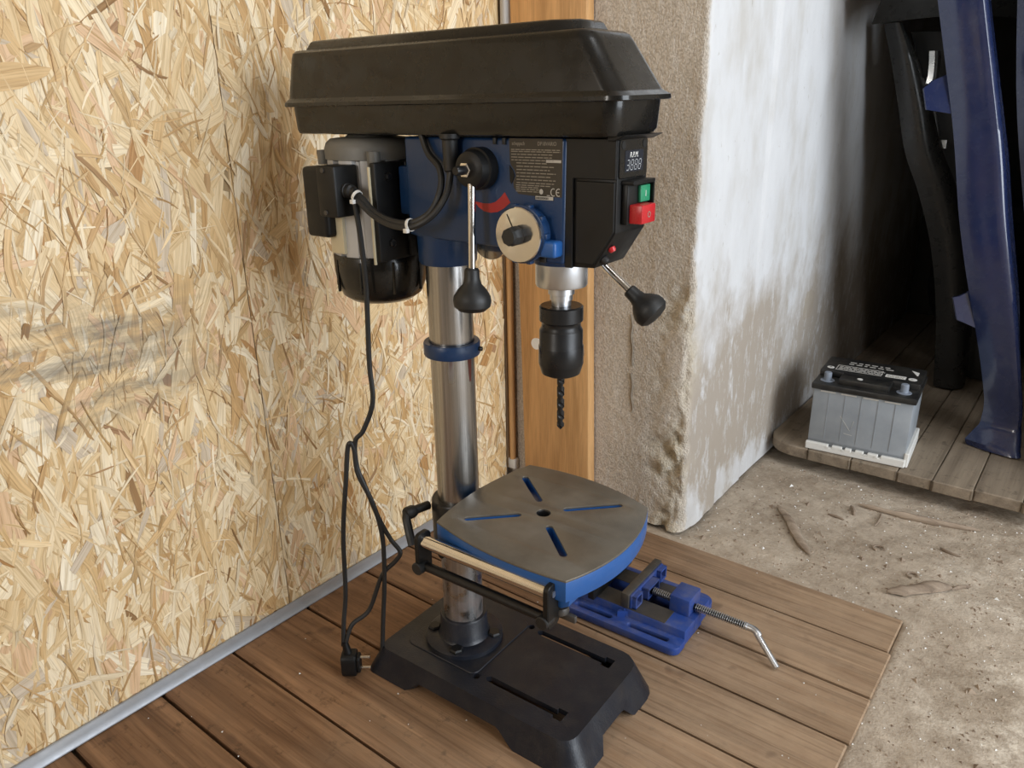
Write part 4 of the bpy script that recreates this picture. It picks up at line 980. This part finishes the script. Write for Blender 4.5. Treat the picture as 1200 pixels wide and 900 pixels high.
sliver('twig', [(-.364, 1.534), (-.345, 1.532), (-.328, 1.53)], .0025, .002, 'tiny twig between the pointed splinter and the long stick', cat='twig')
sliver('twig', [(-.335, 1.600), (-.322, 1.575), (-.318, 1.560)], .004, .003, 'short twig beside the left end of the long stick', cat='twig')
sliver('twig', [(-.275, 1.610), (-.27, 1.575), (-.272, 1.545)], .0025, .002, 'thin twig lying across under the long stick', cat='twig')
sliver('twig', [(-.150, 1.535), (-.135, 1.525), (-.11, 1.525)], .002, .002, 'fine twig on the ground below the right end of the long stick', cat='twig')
b = B(); b.tube([(-.243+.010*math.cos(t*.9), 1.457+.010*math.sin(t*.9), gz(-.243, 1.457)+.003) for t in range(6)], .002, 6, 4); tag(b.build('bark_curl', 'twig'), 'small curled bark strip on the ground under the long stick', 'bark')
b = B(); b.tube([(-.170+.009*math.cos(t*.8), 1.396+.009*math.sin(t*.8), gz(-.17, 1.396)+.003) for t in range(7)], .002, 6, 4); tag(b.build('bark_curl', 'twig'), 'small curled bark strip just behind the broad piece of bark', 'bark')
def crumbs(name, cnt, seed, region, size, mat, label, zf):
    rnd = random.Random(seed); V, F = [], []
    for _ in range(cnt):
        x, y = region(rnd); s_ = size*rnd.uniform(.4, 1.6)*(2.2 if rnd.random() < .05 else 1); o_ = len(V); zb = zf(x, y); an = rnd.uniform(0, 6.3)
        for dx, dy, dz in ((-1, -.7, 0), (1, -.6, 0), (.2, 1, 0), (0, 0, 1)):
            V.append((x+s_*(dx*math.cos(an)-dy*math.sin(an))*rnd.uniform(.6, 1.2), y+s_*(dx*math.sin(an)+dy*math.cos(an))*rnd.uniform(.6, 1.2), zb-s_*.1+s_*.9*dz))
        F += [(o_, o_+1, o_+3), (o_+1, o_+2, o_+3), (o_+2, o_, o_+3), (o_, o_+2, o_+1)]
    o = raw(name, V, F, mat); return tag(o, label, 'debris', None, 'stuff')
def rg1(r_):
    while True:
        x, y = r_.uniform(-.57, .02), r_.uniform(.86, 1.72)
        if x > PX1+.004 or y > PY[-1]+.004: return x, y
crumbs('plaster_crumbs', 330, 5, rg1, .0019, 'white', 'pale plaster crumbs scattered over the dirt ground', gh)
crumbs('dirt_lumps', 900, 6, rg1, .0024, 'twig', 'brown dirt lumps scattered over the concrete ground', gh)
crumbs('sawdust_flecks', 90, 8, lambda r_: (r_.uniform(-.98, -.16), r_.uniform(.3, 1.23)), .0011, 'white', 'pale sawdust flecks scattered on the planks', lambda x, y: .0006)
